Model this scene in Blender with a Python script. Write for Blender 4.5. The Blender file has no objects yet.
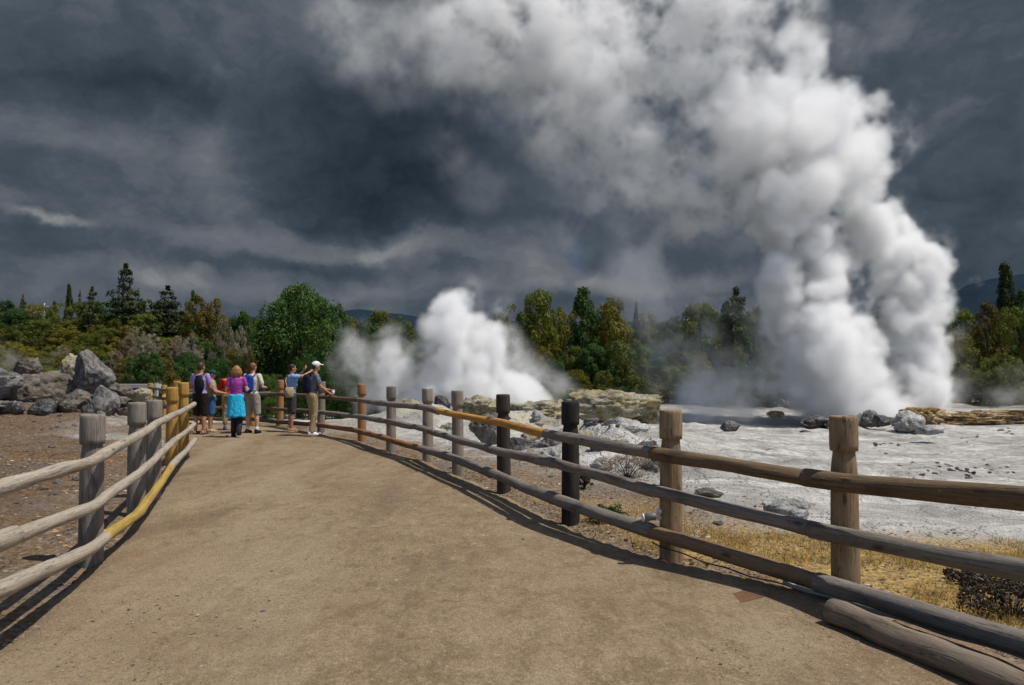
import bpy, bmesh, math, random
import numpy as np
from mathutils import Vector, Matrix, noise as mnoise

C = bpy.context.scene
COL = C.collection
R = random.Random(7)
rad = math.radians
F = 768.0
PITCH = math.atan(23.5 / F)
EYE = 1.61

# ------------------------------------------------------------------ layout helpers
def P(px, py, Y):
    """world point at depth Y whose picture position is (px, py)"""
    u, v = (px - 512) / F, (342.5 - py) / F
    y = math.cos(PITCH) - v * math.sin(PITCH)
    z = math.sin(PITCH) + v * math.cos(PITCH)
    k = Y / y
    return Vector((u * k, Y, EYE + z * k))

def G(px, py, z=0.0):
    """world point on the level z"""
    u, v = (px - 512) / F, (342.5 - py) / F
    y = math.cos(PITCH) - v * math.sin(PITCH)
    dz = math.sin(PITCH) + v * math.cos(PITCH)
    k = (z - EYE) / dz
    return Vector((u * k, y * k, z))

def sstep(a, b, x):
    t = np.clip((x - a) / (b - a), 0, 1)
    return t * t * (3 - 2 * t)

def tag(o, label=None, cat=None, group=None, kind=None):
    if label: o['label'] = label
    if cat: o['category'] = cat
    if group: o['group'] = group
    if kind: o['kind'] = kind
    return o

def empty(name, loc=(0, 0, 0), rz=0.0):
    o = bpy.data.objects.new(name, None)
    o.empty_display_size = 0.1
    o.location = loc
    o.rotation_euler = (0, 0, rz)
    COL.objects.link(o)
    return o

# ------------------------------------------------------------------ mesh builder
class MB:
    def __init__(s):
        s.v, s.f, s.uv = [], [], []
    def face(s, idx, uvs=None):
        s.f.append(tuple(idx))
        s.uv.extend(uvs if uvs else [(0, 0)] * len(idx))
    def box(s, c, d, rz=0.0, M=None):
        b = len(s.v)
        ca, sa = math.cos(rz), math.sin(rz)
        for sx in (-1, 1):
            for sy in (-1, 1):
                for sz in (-1, 1):
                    p = Vector((sx * d[0] / 2, sy * d[1] / 2, sz * d[2] / 2))
                    if M is not None: p = M @ p
                    else: p = Vector((p.x * ca - p.y * sa, p.x * sa + p.y * ca, p.z))
                    s.v.append(p + Vector(c))
        for q in ((0, 1, 3, 2), (4, 6, 7, 5), (0, 4, 5, 1), (2, 3, 7, 6), (0, 2, 6, 4), (1, 5, 7, 3)):
            s.face([b + i for i in q], [(0, 0), (d[0], 0), (d[0], d[2]), (0, d[2])])
    def tube(s, pts, radii, n=12, caps=True, wob=0.0, seed=0, sq=None):
        """round bar through pts; sq = (rx, ry) factors for flattened section"""
        pts = [Vector(p) for p in pts]
        m = len(pts)
        if not hasattr(radii, '__len__'): radii = [radii] * m
        b = len(s.v)
        L = 0.0
        ls = [0.0]
        for i in range(1, m):
            L += (pts[i] - pts[i - 1]).length
            ls.append(L)
        prev = None
        for i in range(m):
            t = (pts[min(i + 1, m - 1)] - pts[max(i - 1, 0)]).normalized()
            if prev is None:
                ref = Vector((0, 0, 1)) if abs(t.z) < 0.9 else Vector((0, 1, 0))
                a = t.cross(ref).normalized()
            else:
                a = (prev - t * prev.dot(t)).normalized()
            prev = a
            bb = t.cross(a)
            for k in range(n):
                th = 2 * math.pi * k / n
                r = radii[i]
                if wob:
                    r *= 1 + wob * mnoise.noise(Vector((math.cos(th) * 1.3 + seed * 3.1, math.sin(th) * 1.3, ls[i] * 2.2 + seed)))
                c1, c2 = math.cos(th), math.sin(th)
                if sq: c1 *= sq[0]; c2 *= sq[1]
                s.v.append(pts[i] + (a * c1 + bb * c2) * r)
        rr = max(radii)
        for i in range(m - 1):
            for k in range(n):
                k2 = (k + 1) % n
                u0, u1 = 2 * math.pi * rr * k / n, 2 * math.pi * rr * (k + 1) / n
                s.face((b + i * n + k, b + i * n + k2, b + (i + 1) * n + k2, b + (i + 1) * n + k),
                       [(u0, ls[i]), (u1, ls[i]), (u1, ls[i + 1]), (u0, ls[i + 1])])
        if caps:
            for e, i in ((0, 0), (1, m - 1)):
                c = len(s.v)
                s.v.append(pts[i].copy())
                for k in range(n):
                    k2 = (k + 1) % n
                    q = (b + i * n + k2, b + i * n + k, c) if e == 0 else (b + i * n + k, b + i * n + k2, c)
                    s.face(q, [(radii[i] * math.cos(6.283 * k / n), radii[i] * .1 * math.sin(6.283 * k / n))] * 2 + [(0, 0)])
    def loft(s, rings, n=20, caps=True):
        """rings: (centre, rx, ry) level ellipses"""
        b = len(s.v)
        for c, rx, ry in rings:
            for k in range(n):
                th = 2 * math.pi * k / n
                s.v.append(Vector(c) + Vector((rx * math.cos(th), ry * math.sin(th), 0)))
        m = len(rings)
        for i in range(m - 1):
            for k in range(n):
                k2 = (k + 1) % n
                s.face((b + i * n + k, b + i * n + k2, b + (i + 1) * n + k2, b + (i + 1) * n + k))
        if caps:
            for i in (0, m - 1):
                c = len(s.v)
                s.v.append(Vector(rings[i][0]))
                for k in range(n):
                    k2 = (k + 1) % n
                    s.face((b + i * n + k2, b + i * n + k, c) if i == 0 else (b + i * n + k, b + i * n + k2, c))
    def ball(s, c, r, n=12, m=8, M=None):
        if not hasattr(r, '__len__'): r = (r, r, r)
        b = len(s.v)
        for i in range(m + 1):
            ph = math.pi * i / m
            for k in range(n):
                th = 2 * math.pi * k / n
                p = Vector((r[0] * math.sin(ph) * math.cos(th), r[1] * math.sin(ph) * math.sin(th), r[2] * math.cos(ph)))
                if M is not None: p = M @ p
                s.v.append(p + Vector(c))
        for i in range(m):
            for k in range(n):
                k2 = (k + 1) % n
                s.face((b + i * n + k, b + (i + 1) * n + k, b + (i + 1) * n + k2, b + i * n + k2))
    def mesh(s, name, mat, smooth=True, weld=False):
        me = bpy.data.meshes.new(name)
        me.from_pydata([tuple(p) for p in s.v], [], s.f)
        uvl = me.uv_layers.new(name='UVMap')
        uvl.data.foreach_set('uv', np.array(s.uv, dtype=np.float32).ravel())
        if smooth: me.polygons.foreach_set('use_smooth', [True] * len(me.polygons))
        me.materials.append(mat)
        if weld:
            bm = bmesh.new(); bm.from_mesh(me)
            bmesh.ops.remove_doubles(bm, verts=bm.verts, dist=1e-4)
            bm.to_mesh(me); bm.free()
        me.update()
        return me
    def build(s, name, mat, parent=None, smooth=True, loc=None, remesh=None, weld=False, auto=None):
        o = bpy.data.objects.new(name, s.mesh(name, mat, smooth, weld))
        COL.objects.link(o)
        if parent: o.parent = parent
        if loc is not None: o.location = loc
        if remesh:
            m = o.modifiers.new('remesh', 'REMESH'); m.mode = 'VOXEL'; m.voxel_size = remesh; m.use_smooth_shade = True
            m2 = o.modifiers.new('smooth', 'SMOOTH'); m2.factor = 0.5; m2.iterations = 3
        return o

def quick_mesh(name, v, f, mat, smooth=False):
    """v (n,3) f (m,k) numpy -> mesh data"""
    me = bpy.data.meshes.new(name)
    n, k = f.shape
    me.vertices.add(len(v)); me.vertices.foreach_set('co', np.ascontiguousarray(v, dtype=np.float32).ravel())
    me.loops.add(n * k); me.loops.foreach_set('vertex_index', np.ascontiguousarray(f, dtype=np.int32).ravel())
    me.polygons.add(n); me.polygons.foreach_set('loop_start', np.arange(0, n * k, k, dtype=np.int32))
    try: me.polygons.foreach_set('loop_total', np.full(n, k, dtype=np.int32))
    except Exception: pass
    if smooth: me.polygons.foreach_set('use_smooth', np.ones(n, dtype=bool))
    me.materials.append(mat)
    me.update(calc_edges=True)
    me.validate()
    return me

def link(name, me, parent=None, loc=None):
    o = bpy.data.objects.new(name, me)
    COL.objects.link(o)
    if parent: o.parent = parent
    if loc is not None: o.location = loc
    return o

# ------------------------------------------------------------------ numpy noise
def interp_matrix(n, cells, off):
    """cubic B-spline weights from a lattice of cells+4 to n samples"""
    t = np.linspace(0, cells, n) + off
    i = np.floor(t).astype(int); f = t - i
    w = [(1 - f) ** 3 / 6, (3 * f ** 3 - 6 * f ** 2 + 4) / 6, (-3 * f ** 3 + 3 * f ** 2 + 3 * f + 1) / 6, f ** 3 / 6]
    A = np.zeros((n, int(cells) + 6), dtype=np.float32)
    for k in range(4):
        A[np.arange(n), i + k] += w[k]
    return A

def vnoise3(shape, size, scale, seed):
    """smooth value noise, about -1..1, on a grid of shape (nz,ny,nx) spanning size (sz,sy,sx) metres, features of about scale metres"""
    rg = np.random.default_rng(seed)
    mats = [interp_matrix(n, s / scale, rg.random()) for n, s in zip(shape, size)]
    lat = rg.normal(size=[m.shape[1] for m in mats]).astype(np.float32)
    a = np.tensordot(mats[2], lat, axes=(1, 2))        # x z y
    a = np.tensordot(mats[1], a, axes=(1, 2))          # y x z
    a = np.tensordot(mats[0], a, axes=(1, 2))          # z y x
    return a / 0.55

def vnoise2(x, y, scale, seed):
    """smooth value noise at scattered points"""
    rg = np.random.default_rng(seed)
    N = 256
    lat = rg.normal(size=(N, N)).astype(np.float32)
    u, v = x / scale + 1000.3, y / scale + 1000.7
    i, j = np.floor(u).astype(int), np.floor(v).astype(int)
    fx, fy = u - i, v - j
    def w(f): return [(1 - f) ** 3 / 6, (3 * f ** 3 - 6 * f ** 2 + 4) / 6, (-3 * f ** 3 + 3 * f ** 2 + 3 * f + 1) / 6, f ** 3 / 6]
    wx, wy = w(fx), w(fy)
    out = 0
    for a in range(4):
        for b in range(4):
            out = out + wx[a] * wy[b] * lat[(i + a) % N, (j + b) % N]
    return out / 0.6

# ------------------------------------------------------------------ materials
def new_mat(name):
    m = bpy.data.materials.new(name); m.use_nodes = True
    nt = m.node_tree; nt.nodes.clear()
    out = nt.nodes.new('ShaderNodeOutputMaterial')
    return m, nt, out

def nd(nt, typ, **kw):
    n = nt.nodes.new(typ)
    for k, v in kw.items():
        if k.startswith('i_'): n.inputs[k[2:].replace('_', ' ')].default_value = v
        else: setattr(n, k, v)
    return n

def noise_node(nt, vec, scale, detail=4, rough=0.55, dist=0.0):
    n = nd(nt, 'ShaderNodeTexNoise'); n.inputs['Scale'].default_value = scale; n.inputs['Detail'].default_value = detail
    n.inputs['Roughness'].default_value = rough; n.inputs['Distortion'].default_value = dist
    if vec is not None: nt.links.new(vec, n.inputs['Vector'])
    return n.outputs['Fac']

def ramp(nt, fac, stops, interp='LINEAR'):
    r = nd(nt, 'ShaderNodeValToRGB'); r.color_ramp.interpolation = interp
    el = r.color_ramp.elements
    while len(el) < len(stops): el.new(0.5)
    for e, (p, c) in zip(el, stops):
        e.position = p; e.color = (*c, 1) if len(c) == 3 else c
    nt.links.new(fac, r.inputs[0])
    return r.outputs[0]

def mixc(nt, fac, a, b, mode='MIX'):
    m = nd(nt, 'ShaderNodeMix', data_type='RGBA', blend_type=mode)
    for s, val in ((0, fac), (6, a), (7, b)):
        if isinstance(val, (int, float)): m.inputs[s].default_value = val
        elif isinstance(val, tuple): m.inputs[s].default_value = (*val, 1) if len(val) == 3 else val
        else: nt.links.new(val, m.inputs[s])
    return m.outputs[2]

def math_node(nt, op, a, b=None, clamp=False):
    m = nd(nt, 'ShaderNodeMath', operation=op); m.use_clamp = clamp
    for s, val in ((0, a), (1, b)):
        if val is None: continue
        if isinstance(val, (int, float)): m.inputs[s].default_value = val
        else: nt.links.new(val, m.inputs[s])
    return m.outputs[0]

def maprange(nt, val, a, b, c=0.0, d=1.0, smooth=True):
    m = nd(nt, 'ShaderNodeMapRange'); m.interpolation_type = 'SMOOTHSTEP' if smooth else 'LINEAR'
    m.inputs[1].default_value = a; m.inputs[2].default_value = b; m.inputs[3].default_value = c; m.inputs[4].default_value = d
    nt.links.new(val, m.inputs[0])
    return m.outputs[0]

def mapping(nt, vec, scale):
    m = nd(nt, 'ShaderNodeMapping'); m.inputs['Scale'].default_value = scale
    nt.links.new(vec, m.inputs['Vector'])
    return m.outputs[0]

def principled(nt, out, color, rough=0.85, bump=None, bstr=0.4, bdist=0.02, spec=0.25):
    p = nd(nt, 'ShaderNodeBsdfPrincipled')
    p.inputs['Roughness'].default_value = rough
    p.inputs['Specular IOR Level'].default_value = spec
    if isinstance(color, tuple): p.inputs['Base Color'].default_value = (*color, 1)
    else: nt.links.new(color, p.inputs['Base Color'])
    if bump is not None:
        b = nd(nt, 'ShaderNodeBump'); b.inputs['Strength'].default_value = bstr; b.inputs['Distance'].default_value = bdist
        nt.links.new(bump, b.inputs['Height']); nt.links.new(b.outputs[0], p.inputs['Normal'])
    nt.links.new(p.outputs[0], out.inputs['Surface'])
    return p

def plain(name, col, rough=0.8, scale=30, amt=0.25, spec=0.25):
    """slightly uneven single-colour cloth, metal or paint"""
    m, nt, out = new_mat(name)
    tc = nd(nt, 'ShaderNodeTexCoord')
    n = noise_node(nt, tc.outputs['Object'], scale, 3)
    c = mixc(nt, n, tuple(x * (1 - amt) for x in col), tuple(min(1, x * (1 + amt)) for x in col))
    principled(nt, out, c, rough, n, 0.25, 0.01, spec)
    return m

def wood(name, light, dark, crack=0.5, blotch=None, rough=0.8):
    """round timber; UV in metres, v along the grain"""
    m, nt, out = new_mat(name)
    tc = nd(nt, 'ShaderNodeTexCoord'); oi = nd(nt, 'ShaderNodeObjectInfo')
    add = nd(nt, 'ShaderNodeVectorMath', operation='ADD')
    nt.links.new(tc.outputs['UV'], add.inputs[0])
    comb = nd(nt, 'ShaderNodeCombineXYZ'); r9 = math_node(nt, 'MULTIPLY', oi.outputs['Random'], 9.0)
    nt.links.new(r9, comb.inputs[2]); nt.links.new(r9, comb.inputs[1]); nt.links.new(comb.outputs[0], add.inputs[1])
    uv = add.outputs[0]
    grain = noise_node(nt, mapping(nt, uv, (70, 2.5, 1)), 1.0, 5, 0.65, 0.3)
    fine = noise_node(nt, mapping(nt, uv, (260, 14, 1)), 1.0, 3, 0.6)
    blot = noise_node(nt, mapping(nt, uv, (7, 2.2, 1)), 1.0, 4, 0.6, 0.5)
    crk = noise_node(nt, mapping(nt, uv, (38, 1.1, 1)), 1.0, 2, 0.5, 0.8)
    g = math_node(nt, 'ADD', math_node(nt, 'MULTIPLY', grain, 0.6), math_node(nt, 'MULTIPLY', fine, 0.4))
    base = ramp(nt, g, [(0.30, dark), (0.5, tuple((a + b) / 2 for a, b in zip(light, dark))), (0.68, light)])
    bl = blotch or tuple(x * 0.6 for x in dark)
    c = mixc(nt, maprange(nt, blot, 0.50, 0.72, 0, 0.75), base, bl)
    # pale lichen / sun-bleached flecks
    flk = noise_node(nt, mapping(nt, uv, (55, 30, 1)), 1.0, 3, 0.5)
    c = mixc(nt, maprange(nt, flk, 0.66, 0.74, 0, 0.45), c, tuple(min(1, x * 1.6 + 0.05) for x in light))
    line = maprange(nt, math_node(nt, 'ABSOLUTE', math_node(nt, 'SUBTRACT', crk, 0.5)), 0.0, 0.018, 1, 0)
    c = mixc(nt, math_node(nt, 'MULTIPLY', line, crack), c, (0.015, 0.012, 0.010))
    kv = nd(nt, 'ShaderNodeTexVoronoi'); kv.inputs['Scale'].default_value = 1.0; nt.links.new(mapping(nt, uv, (7, 2.6, 1)), kv.inputs['Vector'])
    knot = maprange(nt, kv.outputs['Distance'], 0.05, 0.16, 1, 0)
    c = mixc(nt, math_node(nt, 'MULTIPLY', knot, 0.75), c, tuple(x * 0.35 for x in dark))
    h = math_node(nt, 'SUBTRACT', math_node(nt, 'ADD', g, math_node(nt, 'MULTIPLY', knot, 0.6)), math_node(nt, 'MULTIPLY', line, 0.8))
    principled(nt, out, c, rough, h, 0.55, 0.012, 0.2)
    return m

M = {}
M['tan_post'] = wood('tan_post_wood', (0.34, 0.245, 0.15), (0.155, 0.10, 0.058), 0.7, (0.13, 0.085, 0.045))
M['grey_post'] = wood('grey_post_wood', (0.30, 0.255, 0.205), (0.15, 0.12, 0.095), 0.6, (0.12, 0.095, 0.07))
M['pale_post'] = wood('pale_post_wood', (0.36, 0.30, 0.24), (0.20, 0.16, 0.12), 0.6, (0.15, 0.11, 0.08))
M['orange_post'] = wood('orange_post_wood', (0.40, 0.21, 0.09), (0.22, 0.11, 0.05), 0.4, (0.24, 0.13, 0.07))
M['black_post'] = wood('black_post_wood', (0.030, 0.026, 0.024), (0.012, 0.011, 0.011), 0.5, (0.05, 0.042, 0.035))
M['dark_post'] = wood('dark_post_wood', (0.06, 0.045, 0.035), (0.025, 0.02, 0.017), 0.5, (0.08, 0.06, 0.045))
M['cool_post'] = wood('cool_post_wood', (0.29, 0.245, 0.21), (0.145, 0.12, 0.10), 0.6, (0.085, 0.07, 0.065))
M['yellow_post'] = wood('yellow_post_wood', (0.50, 0.29, 0.065), (0.26, 0.135, 0.035), 0.6, (0.20, 0.115, 0.06))
M['grey_rail'] = wood('grey_rail_wood', (0.26, 0.225, 0.19), (0.12, 0.10, 0.085), 0.6, (0.09, 0.07, 0.06))
M['brown_rail'] = wood('brown_rail_wood', (0.20, 0.135, 0.075), (0.075, 0.05, 0.03), 0.6, (0.05, 0.034, 0.024))
M['rust_rail'] = wood('rust_rail_wood', (0.26, 0.17, 0.10), (0.12, 0.075, 0.045), 0.5, (0.09, 0.06, 0.04))
M['yellow_rail'] = wood('yellow_rail_wood', (0.56, 0.29, 0.07), (0.33, 0.16, 0.045), 0.3, (0.26, 0.13, 0.05))
M['bleached_rail'] = wood('bleached_rail_wood', (0.42, 0.365, 0.29), (0.25, 0.21, 0.165), 0.5, (0.20, 0.16, 0.125))
M['mustard_rail'] = wood('mustard_rail_wood', (0.46, 0.31, 0.07), (0.27, 0.18, 0.05), 0.3, (0.23, 0.15, 0.06))
M['orange_rail'] = wood('orange_rail_wood', (0.34, 0.17, 0.07), (0.16, 0.08, 0.04), 0.4, (0.11, 0.065, 0.04))
M['log'] = wood('log_wood', (0.25, 0.20, 0.15), (0.13, 0.10, 0.075), 0.6, (0.10, 0.08, 0.05))

# ------------------------------------------------------------------ fence lines on the ground
RP = [(846, 597, (482, 534.5, 587), 'tan_post', 1.26), (671, 558, (453.5, 492, 534), 'tan_post', 1.26), (570.5, 521, (436, 464, 500), 'black_post', 1.26),
      (504, 490, (421.5, 450, 474), 'dark_post', 1.26), (458, 473, (414, 437, 456), 'grey_post', 1.26), (428, 460.5, (406.5, 427.5, 448.5), 'pale_post', 1.25),
      (391, 450.5, (404, 421, 438), 'grey_post', 1.24), (362, 440, (399.7, 415.8, 430), 'orange_post', 1.24), (321, 432.5, (396.5, 411.8, 424.8), 'cool_post', 1.25),
      (280, 425.5, (393.7, 408.7, 421.3), 'orange_post', 1.25), (252, 424, (393.5, 407.5, 419), 'yellow_post', 1.22), (203, 423.5, (394, 408, 418.5), 'yellow_post', 1.2)]
RB = [G(p[0], p[1]) for p in RP]
OFFP = Vector((3.14, 3.55, 0))
LB = [Vector((-3.45, 6.34, 0)), Vector((-4.06, 8.35, 0)), Vector((-4.42, 9.5, 0)), Vector((-5.52, 12.5, 0)), Vector((-5.96, 14.0, 0))]
path_right = [Vector((4.2, 1.2, 0)), Vector((5.0, -4, 0))][::-1] + [OFFP] + RB
path_left = [Vector((-2.2, -4, 0)), Vector((-2.6, 2.0, 0)), Vector((-2.85, 4.0, 0))] + LB + [Vector((-6.6, 15.6, 0)), Vector((-8.0, 17.4, 0)), Vector((-9.5, 18.9, 0))]
far_left = [Vector((-9.9, 21.7, 0))]
poly = path_right + far_left + path_left[::-1]
PX = np.array([p.x for p in poly]); PY = np.array([p.y for p in poly])

def path_sd(x, y):
    """signed distance to the path's outline, negative inside"""
    x = np.asarray(x, float); y = np.asarray(y, float)
    d = np.full(x.shape, 1e9); inside = np.zeros(x.shape, bool)
    n = len(PX)
    for i in range(n):
        ax, ay, bx, by = PX[i], PY[i], PX[(i + 1) % n], PY[(i + 1) % n]
        ex, ey = bx - ax, by - ay
        t = np.clip(((x - ax) * ex + (y - ay) * ey) / (ex * ex + ey * ey), 0, 1)
        d = np.minimum(d, np.hypot(x - ax - t * ex, y - ay - t * ey))
        c = ((ay > y) != (by > y)) & (x < (bx - ax) * (y - ay) / (by - ay + 1e-12) + ax)
        inside ^= c
    return np.where(inside, -d, d)

LXY = [(-4, -2.4), (4, -2.85), (6.34, -3.45), (9.5, -4.42), (14.0, -5.96), (16.6, -7.4), (18, -9.8), (26, -12.2), (40, -17.5), (70, -27), (200, -60)]
def left_w(x, y):
    xl = np.interp(y, [a for a, b in LXY], [b for a, b in LXY])
    return sstep(-0.2, 1.6, xl - x)

def fbm2(x, y, scale, seed, octs=4, g=0.5):
    s = 0; a = 1.0
    for o in range(octs):
        s = s + a * vnoise2(x, y, scale / 2 ** o, seed + o); a *= g
    return s

def height(x, y, detail=True):
    x = np.asarray(x, float); y = np.asarray(y, float)
    d = path_sd(x, y)
    wl = left_w(x, y)
    dr = np.maximum(d, 0)
    right = -0.06 * sstep(0.3, 1.5, dr) - 1.55 * sstep(1.5, 24, dr)
    right = right + 0.30 * np.exp(-(((x - 0.6) / 3.6) ** 2 + ((y - 23.5) / 2.6) ** 2)) + 0.5 * np.exp(-(((x + 2.6) / 2.2) ** 2 + ((y - 20.5) / 1.6) ** 2))
    right = right + 0.45 * np.exp(-(((x - 1.5) / 1.3) ** 2 + ((y - 13.8) / 1.1) ** 2)) + 0.3 * np.exp(-(((x - 3.0) / 1.6) ** 2 + ((y - 12.6) / 0.9) ** 2))
    right = right + 0.06 * np.clip(y - 60, 0, 60)
    left = 0.05 * sstep(0.3, 3, dr) + 0.10 * sstep(4, 12, dr)
    left = left + 1.0 * np.exp(-(((x + 17) / 5.0) ** 2 + ((y - 28.5) / 3.5) ** 2)) + 0.09 * np.clip(y - 36, 0, 50)
    z = right * (1 - wl) + left * wl
    if detail:
        far = sstep(2, 6, dr) * (1 - wl)
        tq = 3.2 * fbm2(x, y, 6.0, 26, 4, 0.5) + 0.22 * y; fr = tq - np.floor(tq)
        z = z + far * 0.075 * (sstep(0.86, 1.0, fr) - fr)
        md_ = np.exp(-(((x - 0.4) / 4.6) ** 2 + ((y - 22) / 4.5) ** 2)) + np.exp(-(((x - 1.6) / 2.0) ** 2 + ((y - 13.6) / 1.6) ** 2))
        z = z + far * (0.10 * fbm2(x, y, 4.2, 11, 3) + 0.035 * np.abs(fbm2(x, y, 1.1, 21, 4, 0.55)) - 0.03 * np.abs(fbm2(x, y, 5.0, 25, 3)))
        z = z + md_ * sstep(1, 3, dr) * (1 - wl) * (0.20 * np.abs(fbm2(x, y, 1.5, 27, 5, 0.62)) - 0.12)
        z = z + sstep(0.1, 0.8, dr) * (0.018 * fbm2(x, y, 0.6, 31, 3))
        z = z + wl * sstep(0.6, 3, dr) * (0.07 * fbm2(x, y, 2.0, 41, 4) + 0.05 * np.abs(fbm2(x, y, 0.8, 43, 4, 0.6)))
    inn = sstep(-0.12, 0.10, -d)
    return z * (1 - inn) - 0.05 * inn

def hz(x, y):
    return float(height(np.array([x]), np.array([y]))[0])

# ------------------------------------------------------------------ ground
def spaced(segs):
    out = []
    for a, b, st in segs:
        out += list(np.arange(a, b - 1e-6, st))
    out.append(segs[-1][1])
    return np.array(out)

gx = spaced([(-900, -200, 100), (-200, -60, 14), (-60, -24, 2), (-24, -12, 0.3), (-12, 10, 0.11), (10, 24, 0.2), (24, 60, 1.5), (60, 200, 14), (200, 900, 100)])
gy = spaced([(-300, -20, 40), (-20, 1, 1.5), (1, 20, 0.11), (20, 34, 0.16), (34, 62, 0.4), (62, 130, 3), (130, 400, 30), (400, 2600, 200)])
XX, YY = np.meshgrid(gx, gy)
ZZ = height(XX, YY)
nxg, nyg = len(gx), len(gy)
idx = np.arange(nxg * nyg).reshape(nyg, nxg)
fc = np.stack([idx[:-1, :-1], idx[:-1, 1:], idx[1:, 1:], idx[1:, :-1]], -1).reshape(-1, 4)
vv = np.stack([XX.ravel(), YY.ravel(), ZZ.ravel()], -1)

# the kinds of ground, as weights
D = path_sd(XX, YY); WL = left_w(XX, YY)
n1 = fbm2(XX, YY, 1.8, 51, 4)
sinter = sstep(1.1, 2.9, D + 0.5 * n1 + 1.5 * sstep(11.5, 16, YY)) * (1 - WL) * (1 - sstep(58, 66, YY + 2 * n1))
grass = (1 - sstep(1.6, 3.4, D + 0.7 * n1)) * (1 - sstep(6.8, 9.0, YY + 0.6 * n1)) * (1 - WL) * sstep(0.0, 0.3, D) * sstep(-0.3, 0.6, XX)
gp = np.exp(-(((XX - 4.6) / 1.2) ** 2 + ((YY - 6.6) / 0.5) ** 2))
grass = np.clip(grass + 1.2 * gp * (n1 > -0.6), 0, 1)
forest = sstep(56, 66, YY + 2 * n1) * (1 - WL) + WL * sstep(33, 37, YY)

m, nt, out = new_mat('ground_surface')
tc = nd(nt, 'ShaderNodeTexCoord'); ob = tc.outputs['Object']
def attr(nt, n):
    a = nd(nt, 'ShaderNodeAttribute'); a.attribute_name = n
    return a.outputs['Fac']
big = noise_node(nt, ob, 0.55, 5, 0.6, 0.4)
mid = noise_node(nt, ob, 3.5, 6, 0.65, 0.2)
fin = noise_node(nt, ob, 22, 5, 0.7)
vor = nd(nt, 'ShaderNodeTexVoronoi'); vor.inputs['Scale'].default_value = 26; nt.links.new(ob, vor.inputs['Vector'])
vor2 = nd(nt, 'ShaderNodeTexVoronoi', feature='DISTANCE_TO_EDGE'); vor2.inputs['Scale'].default_value = 1.1
wv = nd(nt, 'ShaderNodeVectorMath', operation='ADD'); nt.links.new(ob, wv.inputs[0])
nn = nd(nt, 'ShaderNodeTexNoise'); nn.inputs['Scale'].default_value = 2.0; nn.inputs['Detail'].default_value = 5; nt.links.new(ob, nn.inputs['Vector'])
nt.links.new(nn.outputs['Color'], wv.inputs[1]); nt.links.new(wv.outputs[0], vor2.inputs['Vector'])
crackm = maprange(nt, vor2.outputs['Distance'], 0.0, 0.035, 1, 0)
# brown litter soil
soil = ramp(nt, fin, [(0.30, (0.045, 0.028, 0.016)), (0.48, (0.125, 0.082, 0.046)), (0.62, (0.21, 0.15, 0.09)), (0.78, (0.36, 0.29, 0.21))])
soil = mixc(nt, maprange(nt, mid, 0.45, 0.65, 0, 0.6), soil, (0.17, 0.15, 0.125))
chips = ramp(nt, vor.outputs['Color'], [(0.0, (0.08, 0.045, 0.025)), (0.4, (0.20, 0.14, 0.085)), (0.7, (0.33, 0.23, 0.13)), (1.0, (0.5, 0.44, 0.36))])
soil = mixc(nt, 0.40, soil, chips)
soil = mixc(nt, maprange(nt, big, 0.48, 0.60, 0, 0.45), soil, mixc(nt, fin, (0.08, 0.072, 0.065), (0.24, 0.22, 0.20)))
soil = mixc(nt, math_node(nt, 'MULTIPLY', attr(nt, 'bank_w'), 0.85), soil, mixc(nt, 1.0, soil, (0.70, 0.63, 0.57), 'MULTIPLY'))
# grey white sinter
sint = ramp(nt, big, [(0.30, (0.20, 0.195, 0.185)), (0.44, (0.38, 0.37, 0.355)), (0.58, (0.56, 0.55, 0.53)), (0.75, (0.46, 0.445, 0.415))])
sint = mixc(nt, maprange(nt, mid, 0.38, 0.62, 0.5, 0.0), sint, (0.22, 0.21, 0.195))
wash = noise_node(nt, mapping(nt, ob, (0.22, 0.9, 1)), 1.3, 7, 0.68, 0.8)
sint = mixc(nt, maprange(nt, wash, 0.50, 0.62, 0, 0.55), sint, (0.27, 0.265, 0.255))
sint = mixc(nt, maprange(nt, wash, 0.44, 0.34, 0, 0.6), sint, (0.66, 0.655, 0.64))
sint = mixc(nt, maprange(nt, fin, 0.55, 0.72, 0, 0.4), sint, (0.66, 0.65, 0.63))
sint = mixc(nt, maprange(nt, fin, 0.40, 0.28, 0, 0.5), sint, (0.16, 0.15, 0.14))
sint = mixc(nt, 1.0, sint, (0.98, 0.96, 0.925), 'MULTIPLY')
sint = mixc(nt, math_node(nt, 'MULTIPLY', crackm, 0.25), sint, (0.09, 0.08, 0.07))
# straw coloured turf
straw = ramp(nt, fin, [(0.3, (0.13, 0.08, 0.026)), (0.5, (0.36, 0.24, 0.08)), (0.68, (0.54, 0.40, 0.16))])
straw = mixc(nt, maprange(nt, mid, 0.5, 0.68, 0, 0.6), straw, (0.12, 0.075, 0.035))
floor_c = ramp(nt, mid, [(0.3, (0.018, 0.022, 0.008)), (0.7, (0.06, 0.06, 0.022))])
col = mixc(nt, attr(nt, 'sinter_w'), soil, sint)
col = mixc(nt, attr(nt, 'grass_w'), col, straw)
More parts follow.
